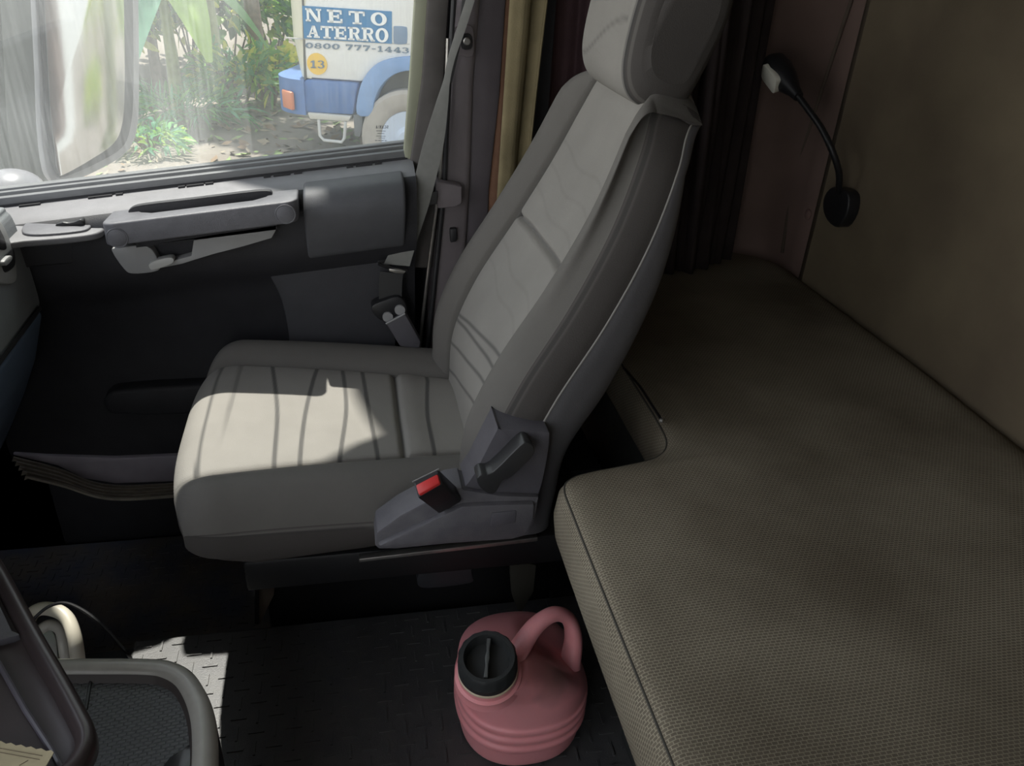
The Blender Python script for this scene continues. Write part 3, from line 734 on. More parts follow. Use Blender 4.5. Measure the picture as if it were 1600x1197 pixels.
for px, py in ((606, 496), (625, 485)):
    p = AT(px, py, y=1.415); b = MB(); b.lathe([(.0001, 0), (.010, 0), (.010, .006), (.0001, .006)], p, (0, 1, 0), 18); b.build('anchor_disc', M['silver'], br)
b = MB(); b.slab([AT(px, py, y=1.41) for px, py in ((603, 506), (633, 490), (658, 535), (655, 546), (625, 542))], (0, .03, 0), .004, 2)
sl = part(belt, 'anchor_sleeve', b, M['cover'])
b = MB(); b.tube([AT(px, py, y=1.408) for px, py in ((603, 506), (633, 490))], .0018, 6); b.build('sleeve_edge', M['silver'], sl)
# upper anchor on the pillar
b = MB(); b.slab([AT(px, py, y=1.468) for px, py in smoothpoly([(714, 44), (736, 40), (741, 60), (738, 88), (716, 86), (708, 78)], 3)], (0, .02, 0), .004, 2)
ua = thing('belt_anchor', 'bolted seat belt anchor plate high on the door pillar', 'belt anchor', AT(725, 64, y=1.47)); part(ua, 'plate', b, M['pillar'])
b = MB(); b.slab([AT(px, py, y=1.462) for px, py in smoothpoly([(721, 55), (733, 53), (738, 60), (737, 76), (722, 76)], 3)], (0, .01, 0), .002, 2); part(ua, 'recess', b, M['black'])
b = MB(); b.lathe([(.0001, 0), (.005, 0), (.0065, .002), (.0065, .008)], AT(730, 65, y=1.455), (0, 1, 0), 12); part(ua, 'bolt', b, M['metal'])
# belt guide lower on the pillar
bg_ = thing('belt_guide', 'plastic belt guide on the door pillar with the dark strap through it', 'belt guide', AT(705, 305, y=1.47))
b = MB(); b.slab([AT(px, py, y=1.45) for px, py in ((680, 286), (684, 284), (722, 292), (722, 318), (712, 324), (684, 326), (682, 310))], (0, .04, 0), .005, 3); part(bg_, 'housing', b, M['pillar'])
b = MB(); b.slab([AT(px, py, y=1.44) for px, py in ((655, 310), (683, 298), (683, 318), (656, 326))], (0, .003, 0), .001); part(bg_, 'strap_loop', b, M['webbing_dark'])
# small switch low on the pillar
b = MB(); b.slab([AT(px, py, y=1.47) for px, py in ((703, 358), (714, 357), (714, 378), (704, 380))], (0, .02, 0), .003, 2)
o = b.build('pillar_switch', M['seal']); tag(o, 'small black switch on the pillar just behind the seat backrest', 'switch')
def cl(name, c): return mat(name, c, .9, .25, 18, .3, 500, spec=.15)
# ------------------------------------------------------------------ bunk
def bed_fabric():
    m = mat('bunk_fabric', (.3, .27, .2), .9, spec=.2); nt = m.node_tree; b = nt.nodes['Principled BSDF']
    uv = nt.nodes.new('ShaderNodeUVMap'); br = nt.nodes.new('ShaderNodeTexBrick')
    nt.links.new(uv.outputs[0], br.inputs['Vector'])
    br.inputs['Color1'].default_value = (.20, .17, .128, 1); br.inputs['Color2'].default_value = (.175, .15, .113, 1); br.inputs['Mortar'].default_value = (.39, .35, .26, 1)
    br.inputs['Scale'].default_value = 1.0; br.inputs['Brick Width'].default_value = .0062; br.inputs['Row Height'].default_value = .0038; br.inputs['Mortar Size'].default_value = .00065; br.inputs['Mortar Smooth'].default_value = .6
    br.offset = .5
    tcd = nt.nodes.new('ShaderNodeTexCoord'); nz = nt.nodes.new('ShaderNodeTexNoise'); nz.inputs['Scale'].default_value = 4.5; nz.inputs['Detail'].default_value = 5
    nt.links.new(tcd.outputs['Object'], nz.inputs['Vector'])
    rp = nt.nodes.new('ShaderNodeValToRGB'); rp.color_ramp.elements[0].position = .32; rp.color_ramp.elements[0].color = (.62, .6, .58, 1); rp.color_ramp.elements[1].position = .6; rp.color_ramp.elements[1].color = (1, 1, 1, 1)
    nt.links.new(nz.outputs['Fac'], rp.inputs[0])
    mx = nt.nodes.new('ShaderNodeMix'); mx.data_type = 'RGBA'; mx.blend_type = 'MULTIPLY'; mx.inputs[0].default_value = 1
    nt.links.new(br.outputs['Color'], mx.inputs[6]); nt.links.new(rp.outputs[0], mx.inputs[7]); nt.links.new(mx.outputs[2], b.inputs['Base Color'])
    bp = nt.nodes.new('ShaderNodeBump'); bp.inputs['Strength'].default_value = .5; bp.inputs['Distance'].default_value = .001
    nt.links.new(br.outputs['Fac'], bp.inputs['Height']); nt.links.new(bp.outputs[0], b.inputs['Normal'])
    return m
F_bed = bed_fabric()
BZ = .5
outl = [(.262, .20), (.262, .45), (.262, .62), (.263, .78), (.266, .845), (.285, .872), (.32, .884), (.37, .893), (.42, .906), (.448, .935), (.456, .99), (.458, 1.10), (.46, 1.3), (.46, 1.5), (.46, 1.70), (1.0, 1.70), (1.012, 1.60), (1.012, .20)]
corner = outl[:14]
def inset(pts, d):
    n = len(pts); out = []
    for i in range(n):
        p, q, r = Vector((*pts[i - 1], 0)), Vector((*pts[i], 0)), Vector((*pts[(i + 1) % n], 0))
        a = (q - p); c = (r - q)
        a = a.normalized() if a.length > 1e-6 else c.normalized(); c = c.normalized() if c.length > 1e-6 else a
        t = (a + c); t = t.normalized() if t.length > 1e-4 else a
        nrm = Vector((t.y, -t.x, 0)); out.append((q.x + nrm.x * d, q.y + nrm.y * d))
    return out
def inset(pts, d):
    n = len(pts); out = []
    for i in range(n):
        p, q, r = Vector((*pts[i - 1], 0)), Vector((*pts[i], 0)), Vector((*pts[(i + 1) % n], 0))
        a = (q - p); c = (r - q)
        a = a.normalized() if a.length > 1e-6 else c.normalized(); c = c.normalized() if c.length > 1e-6 else a
        t = (a + c); t = t.normalized() if t.length > 1e-4 else a
        nrm = Vector((t.y, -t.x, 0)); out.append((q.x + nrm.x * d, q.y + nrm.y * d))
    return out
bunk = thing('bunk_mattress', 'olive brown bunk mattress with a honeycomb weave, filling the space behind the seat', 'mattress', (.62, 1.0, .39))
rr = [(.030, BZ - .104), (.006, BZ - .100), (.0, BZ - .085), (-.004, BZ - .055), (.0, BZ - .022), (.006, BZ - .012), (.0085, BZ - .0085), (.012, BZ - .005), (.018, BZ - .002)]
left = [p for p in crom(corner + [(.46, 1.71)], 8)]
tg = [np.array(left[min(i + 1, len(left) - 1)]) - np.array(left[max(i - 1, 0)]) for i in range(len(left))]
nl = [np.array([t[1], -t[0]]) / np.linalg.norm(t) for t in tg]
def right_x(y_): return 1.010 if y_ < 1.58 else 1.010 - .13 + math.sqrt(max(0, .13 ** 2 - (y_ - 1.58) ** 2))
b = MB(); rings = []
for p, n_ in zip(left, nl):
    ring = [Vector((p[0] + n_[0] * ins, p[1] + n_[1] * ins, z_)) for ins, z_ in rr]
    l0 = ring[-1]; r0 = Vector((right_x(p[1]), min(1.70, l0.y), BZ))
    for k in range(1, 31):
        f = k / 30; q = l0.lerp(r0, f)
        q.z = BZ - .002 + .006 * min(1, f * 6) + .0025 * math.sin(q.x * 17 + 1.3 * math.sin(q.y * 6)) * math.sin(q.y * 9 + 1) * min(1, f * 5) - .012 * max(0, (f - .93) / .07) ** 2; ring.append(q)
    ring += [Vector((r0.x, r0.y, BZ - .05)), Vector((r0.x, r0.y, BZ - .104))]
    rings.append(ring)
b.loft(rings)
mt = part(bunk, 'mattress_cover', b, F_bed, angle=70)
uvl = mt.data.uv_layers.new(name='UVMap')
for p in mt.data.polygons:
    for li in p.loop_indices:
        co = mt.data.vertices[mt.data.loops[li].vertex_index].co
        if abs(p.normal.z) > .6: uvl.data[li].uv = (co.x, co.y)
        elif abs(p.normal.x) > .5: uvl.data[li].uv = (co.z * 1.0, co.y)
        else: uvl.data[li].uv = (co.x, co.z)
seam = [(p[0] + n_[0] * .0075, p[1] + n_[1] * .0075) for p, n_ in zip(left, nl)]
b = MB(); b.tube([Vector((x_, y_, BZ - .0098)) for x_, y_ in seam], .0016, 6); part(bunk, 'seam_welt', b, mat('seam_welt', (.06, .055, .045), .8))
bb = thing('bunk_locker', 'dark vinyl storage locker under the bunk mattress', 'locker', (.7, 1.0, 0))
b = MB(); b.slab([(x_, y_, .392) for x_, y_ in [(.40, .2), (.40, .80), (.48, .92), (.50, 1.0), (.50, 1.68), (1.0, 1.68), (1.0, .2)]], (0, 0, -.39), .004)
part(bb, 'box', b, M['dark_base'])
# strap and end ring at the bunk edge
stp = thing('pull_strap', 'thin dark pull strap with a metal tip at the bunk edge behind the seat', 'strap', AT(1033, 655, z=.5))
b = MB(); b.tube([AT(975, 575, z=.498), AT(1000, 604, z=.506), AT(1020, 635, z=.509), AT(1033, 655, z=.508)], .0028, 8, flat=.6); part(stp, 'cord', b, M['black'])
b = MB(); b.lathe([(.0001, -.003), (.004, -.002), (.004, .003), (.0001, .004)], AT(1034, 657, z=.508), (.6, -.7, .2), 10); part(stp, 'metal_tip', b, M['metal'])
ub = thing('shade_bunk', 'unseen upper bunk added along the rear wall to darken the mattress below', 'bunk', (.77, .35, 1.22))  # added above the view to keep light off the far mattress
b = MB(); b.box((.77, .35, 1.29), (.48, 2.5, .14), bev=.02); part(ub, 'shade_bunk_board', b, cl('shade_bunk_cloth', (.10, .085, .07)))
# ------------------------------------------------------------------ curtains
def curtain(name, plan_top, plan_bot, z0, z1, m, folds, amp, label, n=90, parts=None, loc=None):
    """hanging cloth: plan polylines at top and bottom, sine folds"""
    pt, pb = np.array(plan_top, float), np.array(plan_bot, float)
    def along(P, u):
        seg = np.linalg.norm(np.diff(P, axis=0), axis=1); cum = np.concatenate([[0], np.cumsum(seg)]) / seg.sum()
        x_, y_ = np.interp(u, cum, P[:, 0]), np.interp(u, cum, P[:, 1]); e = 1e-3
        x2, y2 = np.interp(min(1, u + e), cum, P[:, 0]), np.interp(min(1, u + e), cum, P[:, 1]); x3, y3 = np.interp(max(0, u - e), cum, P[:, 0]), np.interp(max(0, u - e), cum, P[:, 1])
        d = np.array([x2 - x3, y2 - y3]); d /= np.linalg.norm(d) + 1e-9
        return np.array([x_, y_]), np.array([d[1], -d[0]])
    rings = []; nz_ = 24
    for k in range(nz_ + 1):
        f = k / nz_; z_ = z0 + (z1 - z0) * f; ring = []
        for i in range(n + 1):
            u = i / n; a, na = along(pt, u); c_, nc = along(pb, u)
            p = c_ * (1 - f) + a * f; nn = nc * (1 - f) + na * f
            wv = math.sin(u * folds * 2 * PI + .5 * math.sin(z_ * 5)) + .35 * math.sin(u * folds * 4.7 * PI + 1 + z_ * 3)
            p = p + nn * amp * wv * (.75 + .25 * f); ring.append(Vector((p[0], p[1], z_)))
        rings.append(ring)
    b = MB(); b.loft(rings, closed=False, caps=False)
    root = thing(name, label, 'curtain', loc or (float(pb[:, 0].mean()), float(pb[:, 1].mean()), z0))
    o = part(root, 'cloth', b, m, angle=80); sm_ = o.modifiers.new('thick', 'SOLIDIFY'); sm_.thickness = .003
    b = MB(); b.tube([r[-1] + Vector((0, -.002, 0)) for r in rings], .0022, 6); part(root, 'hem', b, m)
    return root
pA = AT(800, 0, y=1.50); pB = AT(880, 0, y=1.50)
def XY(px, py, y): p = AT(px, py, y=y); return (p.x, p.y)
curtain('window_curtain', [XY(778, 0, 1.56), XY(800, 0, 1.50), XY(826, 0, 1.53)], [XY(745, 300, 1.56), XY(770, 300, 1.50), XY(800, 300, 1.53)], .45, 1.8, cl('rust_curtain', (.27, .15, .10)), 2.2, .014, 'rust brown curtain gathered against the dark pillar band', 60)
curtain('window_curtain', [XY(818, 0, 1.47), XY(840, 0, 1.43), XY(882, 0, 1.46)], [XY(778, 300, 1.47), XY(790, 300, 1.45), XY(806, 300, 1.46)], .45, 1.8, cl('khaki_curtain', (.27, .225, .13)), 1.1, .016, 'khaki curtain with a stitched hem, nearest the seat backrest', 60)
curtain('bunk_curtain', [XY(872, 0, 1.66), XY(940, 0, 1.64)], [XY(820, 300, 1.66), XY(930, 300, 1.64)], .45, 1.8, cl('mauve_curtain', (.19, .12, .135)), 1.6, .014, 'dark mauve curtain in shadow behind the headrest', 60)
curtain('bunk_curtain', [XY(1040, 0, 1.58), XY(1120, 0, 1.58), XY(1196, 0, 1.66)], [XY(1040, 400, 1.58), XY(1090, 400, 1.58), XY(1132, 395, 1.66)], .50, 1.8, cl('black_curtain', (.055, .043, .042)), 4.2, .016, 'near black pleated curtain between the headrest and the reading lamp', 120)

# ------------------------------------------------------------------ reading lamp on the rear wall
LX = WX
lp0 = AT(1303, 322, x=LX - .012)
lamp = thing('reading_lamp', 'black gooseneck reading lamp with a pale lens on the rear wall', 'lamp', lp0)
b = MB()
sc_l = [AT(px, py, x=LX - .028) for px, py in smoothpoly([(1288, 305), (1300, 292), (1318, 296), (1326, 308), (1322, 335), (1308, 355), (1292, 345), (1285, 325)], 3)]
b.slab(sc_l, (.028, 0, 0), .006, 3); part(lamp, 'lamp_base', b, M['black'])
hp_ = AT(1247, 150, x=.90)
neck = [AT(1310, 300, x=LX - .03), AT(1311, 270, x=.965), AT(1300, 235, x=.94), AT(1283, 200, x=.925), AT(1262, 170, x=.91), hp_]
b = MB(); nk = [Vector(p) for p in crom(neck, 10)]
b.tube(nk, [.0062 + (.0006 if i % 2 else 0) for i in range(len(nk))], 12); part(lamp, 'gooseneck', b, M['black'])
hA, hB = AT(1247, 150, x=.90), AT(1208, 100, x=.885)
ax_ = (hB - hA).normalized()
b = MB(); L_ = (hB - hA).length
b.lathe([(.0001, -.004), (.010, -.002), (.013, L_ * .15), (.024, L_ * .45), (.029, L_ * .75), (.027, L_ * .98), (.016, L_ * 1.12), (.0001, L_ * 1.16)], hA, ax_, 28)
lh = part(lamp, 'lamp_head', b, M['black'])
fc = (Vector((-.6, -.75, -.25)) - ax_ * Vector((-.6, -.75, -.25)).dot(ax_)).normalized(); fr_ = (Vector((-.9, .1, -.25)) - ax_ * Vector((-.9, .1, -.25)).dot(ax_)).normalized()
b = MB(); c0 = hA.lerp(hB, .66) + fr_ * .017; sd_ = ax_.cross(fr_).normalized()
b.slab([c0 + ax_ * u + sd_ * v for u, v in rrect(-.030, .030, -.019, .019, .010, 5)], fr_ * .012, .004, 2)
b.build('lens', mat('lamp_lens', (.90, .88, .76), .35), lh)
# small button and scuffs low on the wall
b = MB(); b.lathe([(.0001, .004), (.008, .003), (.012, .0), (.012, -.004)], AT(1262, 335, x=WX - .002), (-1, 0, 0), 18)
o = b.build('wall_button', mat('button_pinkish', (.22, .14, .12), .7)); tag(o, 'small round trim button low on the rear wall left of the lamp base', 'button')

# ------------------------------------------------------------------ pink can
cx0, cy0 = .238, .860
NK = AT(764, 1040, z=.245); 
can = thing('jerry_can', 'faded pink plastic jerry can with a black screw cap, standing on the ribbed mat', 'jerry can', (cx0, cy0, .012))
m_can = mat('pink_plastic', (.92, .39, .40), .40, .25, 9, .1, 200, col2=(.83, .32, .33))
nt = m_can.node_tree; bs = nt.nodes['Principled BSDF']
bs.inputs['Subsurface Weight'].default_value = .15; bs.inputs['Subsurface Radius'].default_value = (.02, .008, .006)
nax = Vector((-.10, -.22, .97)).normalized()
# brown grease stain in the grip recess
tcd = nt.nodes.new('ShaderNodeTexCoord'); vd = nt.nodes.new('ShaderNodeVectorMath'); vd.operation = 'DISTANCE'; vd.inputs[1].default_value = tuple(AT(858, 1050, z=.185))
nt.links.new(tcd.outputs['Object'], vd.inputs[0]); nzs = nt.nodes.new('ShaderNodeTexNoise'); nzs.inputs['Scale'].default_value = 14; nt.links.new(tcd.outputs['Object'], nzs.inputs['Vector'])
ma = nt.nodes.new('ShaderNodeMath'); ma.operation = 'MULTIPLY_ADD'; ma.inputs[1].default_value = .05; nt.links.new(nzs.outputs['Fac'], ma.inputs[0]); nt.links.new(vd.outputs['Value'], ma.inputs[2])
mrs = nt.nodes.new('ShaderNodeMapRange'); mrs.inputs[1].default_value = .045; mrs.inputs[2].default_value = .085; mrs.inputs[3].default_value = .85; mrs.inputs[4].default_value = 0.0; nt.links.new(ma.outputs[0], mrs.inputs[0])
mxs = nt.nodes.new('ShaderNodeMix'); mxs.data_type = 'RGBA'; mxs.inputs[7].default_value = (.16, .10, .08, 1)
nt.links.new(bs.inputs['Base Color'].links[0].from_socket, mxs.inputs[6]); nt.links.new(mrs.outputs[0], mxs.inputs[0]); nt.links.new(mxs.outputs[2], bs.inputs['Base Color'])
R0 = .104
prof_c = [(0.012, .080, 0), (.014, .092, 0), (.022, .099, 0), (.045, .102, 0), (.056, .1035, 0), (.060, .107, 0), (.067, .108, 0), (.072, .1045, 0), (.076, .1045, 0), (.081, .1075, 0), (.088, .108, 0), (.092, .1045, 0), (.096, .1045, 0), (.101, .1075, 0), (.108, .1075, 0), (.113, .104, 0), (.130, .1035, .01), (.150, .1005, .05), (.170, .094, .14), (.188, .085, .30), (.204, .073, .50), (.218, .060, .72), (.228, .050, .9)]
pc = crom(prof_c, 4); rings = []
rd = Vector((cx0 + .062, cy0 + .0, .185))
for (z_, r_, f) in pc:
    ring = []
    c_ = Vector((cx0, cy0, 0)).lerp(Vector((NK.x, NK.y, 0)), f); c_.z = z_
    for k in range(72):
        a = 2 * PI * k / 72
        e_ = 2.35; ca, sa = math.cos(a), math.sin(a)
        rad = r_ / (abs(ca) ** e_ + abs(sa) ** e_) ** (1 / e_) * (.98)
        p = c_ + Vector((ca * rad, sa * rad, 0))
        p += Vector((0, 0, 1)) * f * 0
        # grip recess on the right shoulder
        d = (p - rd).length
        if d < .085 and z_ > .12: p += Vector((-.6, .1, -.62)) * .026 * (1 - (d / .085) ** 2) ** 1.5
        ring.append(p)
    rings.append(ring)
# tilt neck rings onto the neck axis
b = MB()
b.loft(rings)
body = part(can, 'can_body', b, m_can, angle=80)
NB = Vector((NK.x, NK.y, .222)) 
b = MB(); b.lathe([(.049, -.006), (.0465, .002), (.046, .006), (.0475, .008), (.0475, .011), (.043, .013), (.042, .022), (.0001, .023)], NB, nax, 40); part(can, 'neck', b, m_can)
b = MB(); b.lathe([(.0405, .020), (.0425, .021), (.0425, .0235), (.0405, .0245)], NB, nax, 40); part(can, 'tamper_ring', b, mat('cream_ring', (.72, .60, .42), .5))
cp = NB + nax * .025
b = MB(); b.lathe([(.0001, .0), (.041, .0), (.042, .003), (.041, .008), (.042, .012), (.0405, .014), (.0405, .030), (.038, .034), (.033, .034), (.0315, .031), (.031, .020), (.029, .016), (.0001, .016)], cp, nax, 60, ripple=lambda k, n, h: (.02 * (1 if (k // 2) % 2 else 0) if .013 < h < .032 else 0))
cap = part(can, 'screw_cap', b, mat('black_cap_rubber', (.03, .032, .032), .5), angle=40)
gx = Vector((.25, 1, 0)); gx = (gx - nax * gx.dot(nax)).normalized(); gy = nax.cross(gx)
b = MB(); b.slab([cp + gx * u + gy * v + nax * .015 for u, v in ((-.029, -.003), (-.01, -.0018), (0, -.0035), (.01, -.0018), (.029, -.003), (.029, .003), (.01, .0018), (0, .0035), (-.01, .0018), (-.029, .003))], nax * .016, .001); b.build('cap_grip', mat('worn_cap_grip', (.10, .105, .10), .45), cap)
# handle: flat strap from the neck over to the rear right shoulder
hpnts = [NB + Vector((.034, .020, -.014)), NB + Vector((.052, .036, .008)), NB + Vector((.080, .057, .030)), NB + Vector((.112, .073, .033)), NB + Vector((.138, .079, .012)), NB + Vector((.148, .074, -.026)), NB + Vector((.142, .060, -.068))]
hcr = [Vector(p) for p in crom(hpnts, 7)]
b = MB(); b.tube(hcr, [.021 - .008 * math.sin(PI * i / (len(hcr) - 1)) for i in range(len(hcr))], 18, flat=.8); part(can, 'handle', b, m_can, angle=80)

# ------------------------------------------------------------------ console tray, folded lid, cable
TZ = .30
tray = thing('console_tray', 'grey rimmed centre console tray lined with ribbed rubber', 'console tray', (-.33, .70, 0))
def tp_(px, py, z): p = AT(px, py, z=z); return (p.x, p.y)
outer = [tp_(px, py, TZ) for px, py in [(20, 1022), (150, 1021), (240, 1022), (275, 1028), (303, 1044), (322, 1072), (334, 1108), (338, 1150), (338, 1197), (336, 1260), (330, 1330), (0, 1330)]]
oc_ = [tuple(p) for p in crom(outer[:10], 5)] + outer[10:]
area = sum(oc_[i - 1][0] * oc_[i][1] - oc_[i][0] * oc_[i - 1][1] for i in range(len(oc_))); s2 = -1 if area > 0 else 1
rings = []
for d, z_ in ((.02, 0.0), (.004, .02), (.0, .2), (.0, TZ - .02), (.003, TZ - .006), (.010, TZ), (.018, TZ + .001), (.024, TZ - .001), (.028, TZ - .007), (.031, TZ - .016), (.036, TZ - .022), (.040, TZ - .030)):
    rings.append([Vector((x_, y_, z_)) for x_, y_ in inset(oc_, s2 * d)])
b = MB(); b.loft(rings, mifn=lambda i, j: 0 if i < 3 else (1 if i < 8 else 2))
part(tray, 'tray_body', b, [M['black'], mat('tray_rim_grey', (.48, .46, .42), .28, .12, 40), mat('tray_well_brown', (.07, .058, .055), .55)], angle=50)
m_rib = mat('ribbed_rubber', (.12, .125, .13), .5, spec=.4); nt = m_rib.node_tree
tcd = nt.nodes.new('ShaderNodeTexCoord'); mp = nt.nodes.new('ShaderNodeMapping'); mp.inputs['Rotation'].default_value = (0, 0, -.12)
br = nt.nodes.new('ShaderNodeTexBrick'); br.inputs['Scale'].default_value = 1; br.inputs['Brick Width'].default_value = .010; br.inputs['Row Height'].default_value = .005; br.inputs['Mortar Size'].default_value = .0011; br.inputs['Mortar Smooth'].default_value = .8
bp = nt.nodes.new('ShaderNodeBump'); bp.inputs['Strength'].default_value = .8; bp.inputs['Distance'].default_value = .002; bp.invert = True
nt.links.new(tcd.outputs['Object'], mp.inputs[0]); nt.links.new(mp.outputs[0], br.inputs['Vector']); nt.links.new(br.outputs['Fac'], bp.inputs['Height']); nt.links.new(bp.outputs[0], nt.nodes['Principled BSDF'].inputs['Normal'])
b = MB(); b.slab([AT(px, py, z=TZ - .018) for px, py in [(20, 1057), (262, 1057), (280, 1062), (290, 1072), (296, 1090), (300, 1120), (302, 1197), (302, 1290), (20, 1290)]], (0, 0, -.004)); part(tray, 'liner', b, m_rib)
gr_ = [AT(px, py, z=TZ - .0175) for px, py in ((142, 1062), (134, 1110))]
b = MB(); b.tube(gr_, .0022, 6); part(tray, 'groove', b, M['seal'])
b = MB(); b.slab([AT(px, py, z=TZ - .0165) for px, py in smoothpoly([(255, 1197), (285, 1172), (300, 1165), (330, 1200), (320, 1280), (230, 1280)], 3)], (0, 0, -.004), .001); part(tray, 'cup_recess', b, M['black_gloss'])
# folded lid: bevelled frame, recessed panel with a raised edge
lid = thing('folding_tray', 'dark brown folded console tray flap with a raised rim, in the near left corner', 'tray', AT(60, 1100, z=.40))
LZ = .44
def lp(px, py, z=LZ): return AT(px, py, z=z)
lo_px = [(-120, 760), (-40, 820), (0, 868), (60, 975), (110, 1060), (140, 1115), (147, 1135), (146, 1158), (132, 1185), (110, 1206), (60, 1236), (-40, 1270), (-130, 1240), (-190, 1100), (-190, 850)]
lo = [tuple(lp(px, py))[:2] for px, py in lo_px]; lo = smoothpoly(lo, 4)
area = sum(lo[i - 1][0] * lo[i][1] - lo[i][0] * lo[i - 1][1] for i in range(len(lo))); s3 = -1 if area > 0 else 1
rings = []
for d, z_ in ((.006, LZ - .03), (.0, LZ - .022), (.0, LZ - .008), (.003, LZ - .002), (.008, LZ), (.014, LZ - .001), (.018, LZ - .006), (.020, LZ - .013), (.026, LZ - .015)):
    rings.append([Vector((x_, y_, z_)) for x_, y_ in inset(lo, s3 * d)])
lc = sum(rings[-1], Vector()) / len(rings[-1]); rings += [[p.lerp(lc, f) for p in rings[-1]] for f in (.3, .6, .9, .995)]
b = MB(); b.loft(rings)
part(lid, 'lid_frame', b, mat('brown_satin_plastic', (.055, .042, .042), .32, .1, 30), angle=50)
b = MB(); b.slab([lp(px, py, LZ - .006) for px, py in ((-90, 900), (-10, 925), (18, 985), (30, 990), (30, 992), (0, 1000), (-90, 1000))], (0, 0, -.01), .002); part(lid, 'latch_plate', b, M['cover'])
b = MB(); b.tube([lp(px, py, LZ - .012) for px, py in ((-30, 985), (0, 1040), (40, 1110), (82, 1175), (100, 1210))], .003, 8); part(lid, 'raised_edge', b, mat('edge_gloss', (.12, .11, .13), .25))
b = MB(); n_ = 14; e1 = [(-30 + 110 * k / n_, 1153 + 20 * k / n_ + (2 if k % 2 else -1)) for k in range(n_ + 1)]
b.slab([lp(px, py, LZ + .001) for px, py in e1 + [(84, 1176), (70, 1200), (40, 1290), (-60, 1290)]], (0, 0, -.0008))
slip = b.build('paper_slip', mat('aged_paper', (.55, .47, .30), .85, .15, 60)); tag(slip, 'torn yellowed paper slip lying on the brown folded tray flap', 'paper')
m_ink = mat('slip_ink', (.16, .12, .08), .8)
for (a_, c_) in ((((-30, 1164)), (66, 1181)), ((-30, 1170), (62, 1187)), ((30, 1196), (44, 1188))):
    b = MB(); p_, q_ = lp(*a_, LZ + .0013), lp(*c_, LZ + .0013); b.tube([p_, q_], .0004, 4); b.build('printed_line', m_ink, slip)
# cream handle loop standing past the tray
hl = thing('grab_loop', 'cream plastic loop handle standing beside the black cable, before the footwell', 'handle', AT(100, 1010, z=.16))
pts = [AT(40, 990, z=.17), AT(48, 962, z=.185), AT(66, 951, z=.19), AT(90, 955, z=.19), AT(106, 968, z=.185), AT(116, 995, z=.17), AT(121, 1025, z=.14), AT(124, 1060, z=.09)]
b = MB(); b.tube(crom(pts, 6), .0105, 12); part(hl, 'outer_loop', b, mat('cream_plastic', (.62, .58, .48), .4))
pts = [AT(62, 985, z=.16), AT(78, 976, z=.165), AT(94, 984, z=.16), AT(100, 1010, z=.14), AT(104, 1050, z=.10)]
b = MB(); b.tube(crom(pts, 6), .0085, 12); part(hl, 'inner_loop', b, mat('grey_cream_plastic', (.45, .43, .38), .4))
b = MB(); b.slab([AT(px, py, z=.135) for px, py in smoothpoly([(66, 988), (80, 984), (88, 1000), (88, 1030), (70, 1030)], 3)], (0, 0, -.12), .003); part(hl, 'body', b, mat('white_plastic', (.75, .75, .72), .4))
cb = MB(); cb.tube(crom([AT(40, 985, z=.24), AT(58, 962, z=.26), AT(80, 946, z=.27), AT(105, 943, z=.275), AT(135, 957, z=.275), AT(165, 982, z=.27), AT(188, 1008, z=.26), AT(200, 1022, z=.25), AT(210, 1040, z=.20)], 8), .0024, 8)
o = cb.build('cable', M['black']); tag(o, 'thin black cable arching up behind the console tray', 'cable')

# ------------------------------------------------------------------ dashboard end
dash = thing('dashboard', 'grey dashboard end with an air vent, at the left edge', 'dashboard', (-.75, 1.2, .45))
def dprism(pts, y0, y1, m, name, bev=.01, parent=None, pers=True, **k):
    b = MB(); b.slab([AT(px, py, y=y0) for px, py in pts], (0, y1 - y0, 0), bev, 3)
    if parent: return b.build(name, m, parent, **k)
    return part(dash, name, b, m, **k)
dprism(smoothpoly([(-260, 320), (-20, 322), (10, 330), (24, 350), (44, 410), (58, 455), (62, 478), (54, 496), (20, 545), (-10, 590), (-260, 660)], 3), 1.41, .55, M['dash'], 'upper_dash', .012)
dprism([(-200, 590), (0, 578), (62, 484), (66, 492), (56, 560), (40, 610), (20, 660), (0, 705), (-40, 790), (-200, 820)], 1.42, .7, M['dash_blue'], 'lower_dash', .008)
dprism([(63, 476), (66, 482), (0, 580), (-20, 605), (-24, 600), (-2, 574)], 1.40, .7, M['seal'], 'dash_joint', .001)
dx = AT(20, 400, y=1.40)
vA, vB = AT(26, 352, y=1.41), AT(58, 455, y=1.41); vn = Vector(((vB - vA).z, 0, -(vB - vA).x)).normalized()
if vn.x < 0: vn = -vn
def vp(pts, off): return [ATP(px, py, vA + vn * off, vn) for px, py in pts]
def vslab(name, pts, off, dep, m, parent, bev=.002):
    b = MB(); b.slab(vp(pts, off), vn * -dep, bev, 2)
    return b.build(name, m, parent) if parent is not dash else part(dash, name, b, m)
vent = vslab('air_vent', smoothpoly([(-60, 330), (-10, 338), (10, 358), (24, 400), (28, 430), (20, 444), (-10, 440), (-60, 430)], 3), .006, .03, M['silver'], dash, .004)
vslab('vent_opening', smoothpoly([(-60, 345), (-10, 350), (4, 364), (11, 384), (8, 391), (-10, 388), (-60, 380)], 3), .0075, .01, M['black'], vent)
vslab('vent_recess', smoothpoly([(4, 404), (14, 394), (22, 390), (25, 408), (22, 418), (10, 426), (5, 418)], 3), .0075, .01, M['black'], vent)
vslab('vent_knob', smoothpoly([(7, 408), (17, 399), (20, 405), (11, 415)], 3), .016, .015, M['silver'], vent)
b = MB(); b.lathe([(.0001, 0), (.005, 0), (.005, .004)], AT(30, 568, y=1.415), (.6, -.8, 0), 12); part(dash, 'screw_hole', b, M['seal'])
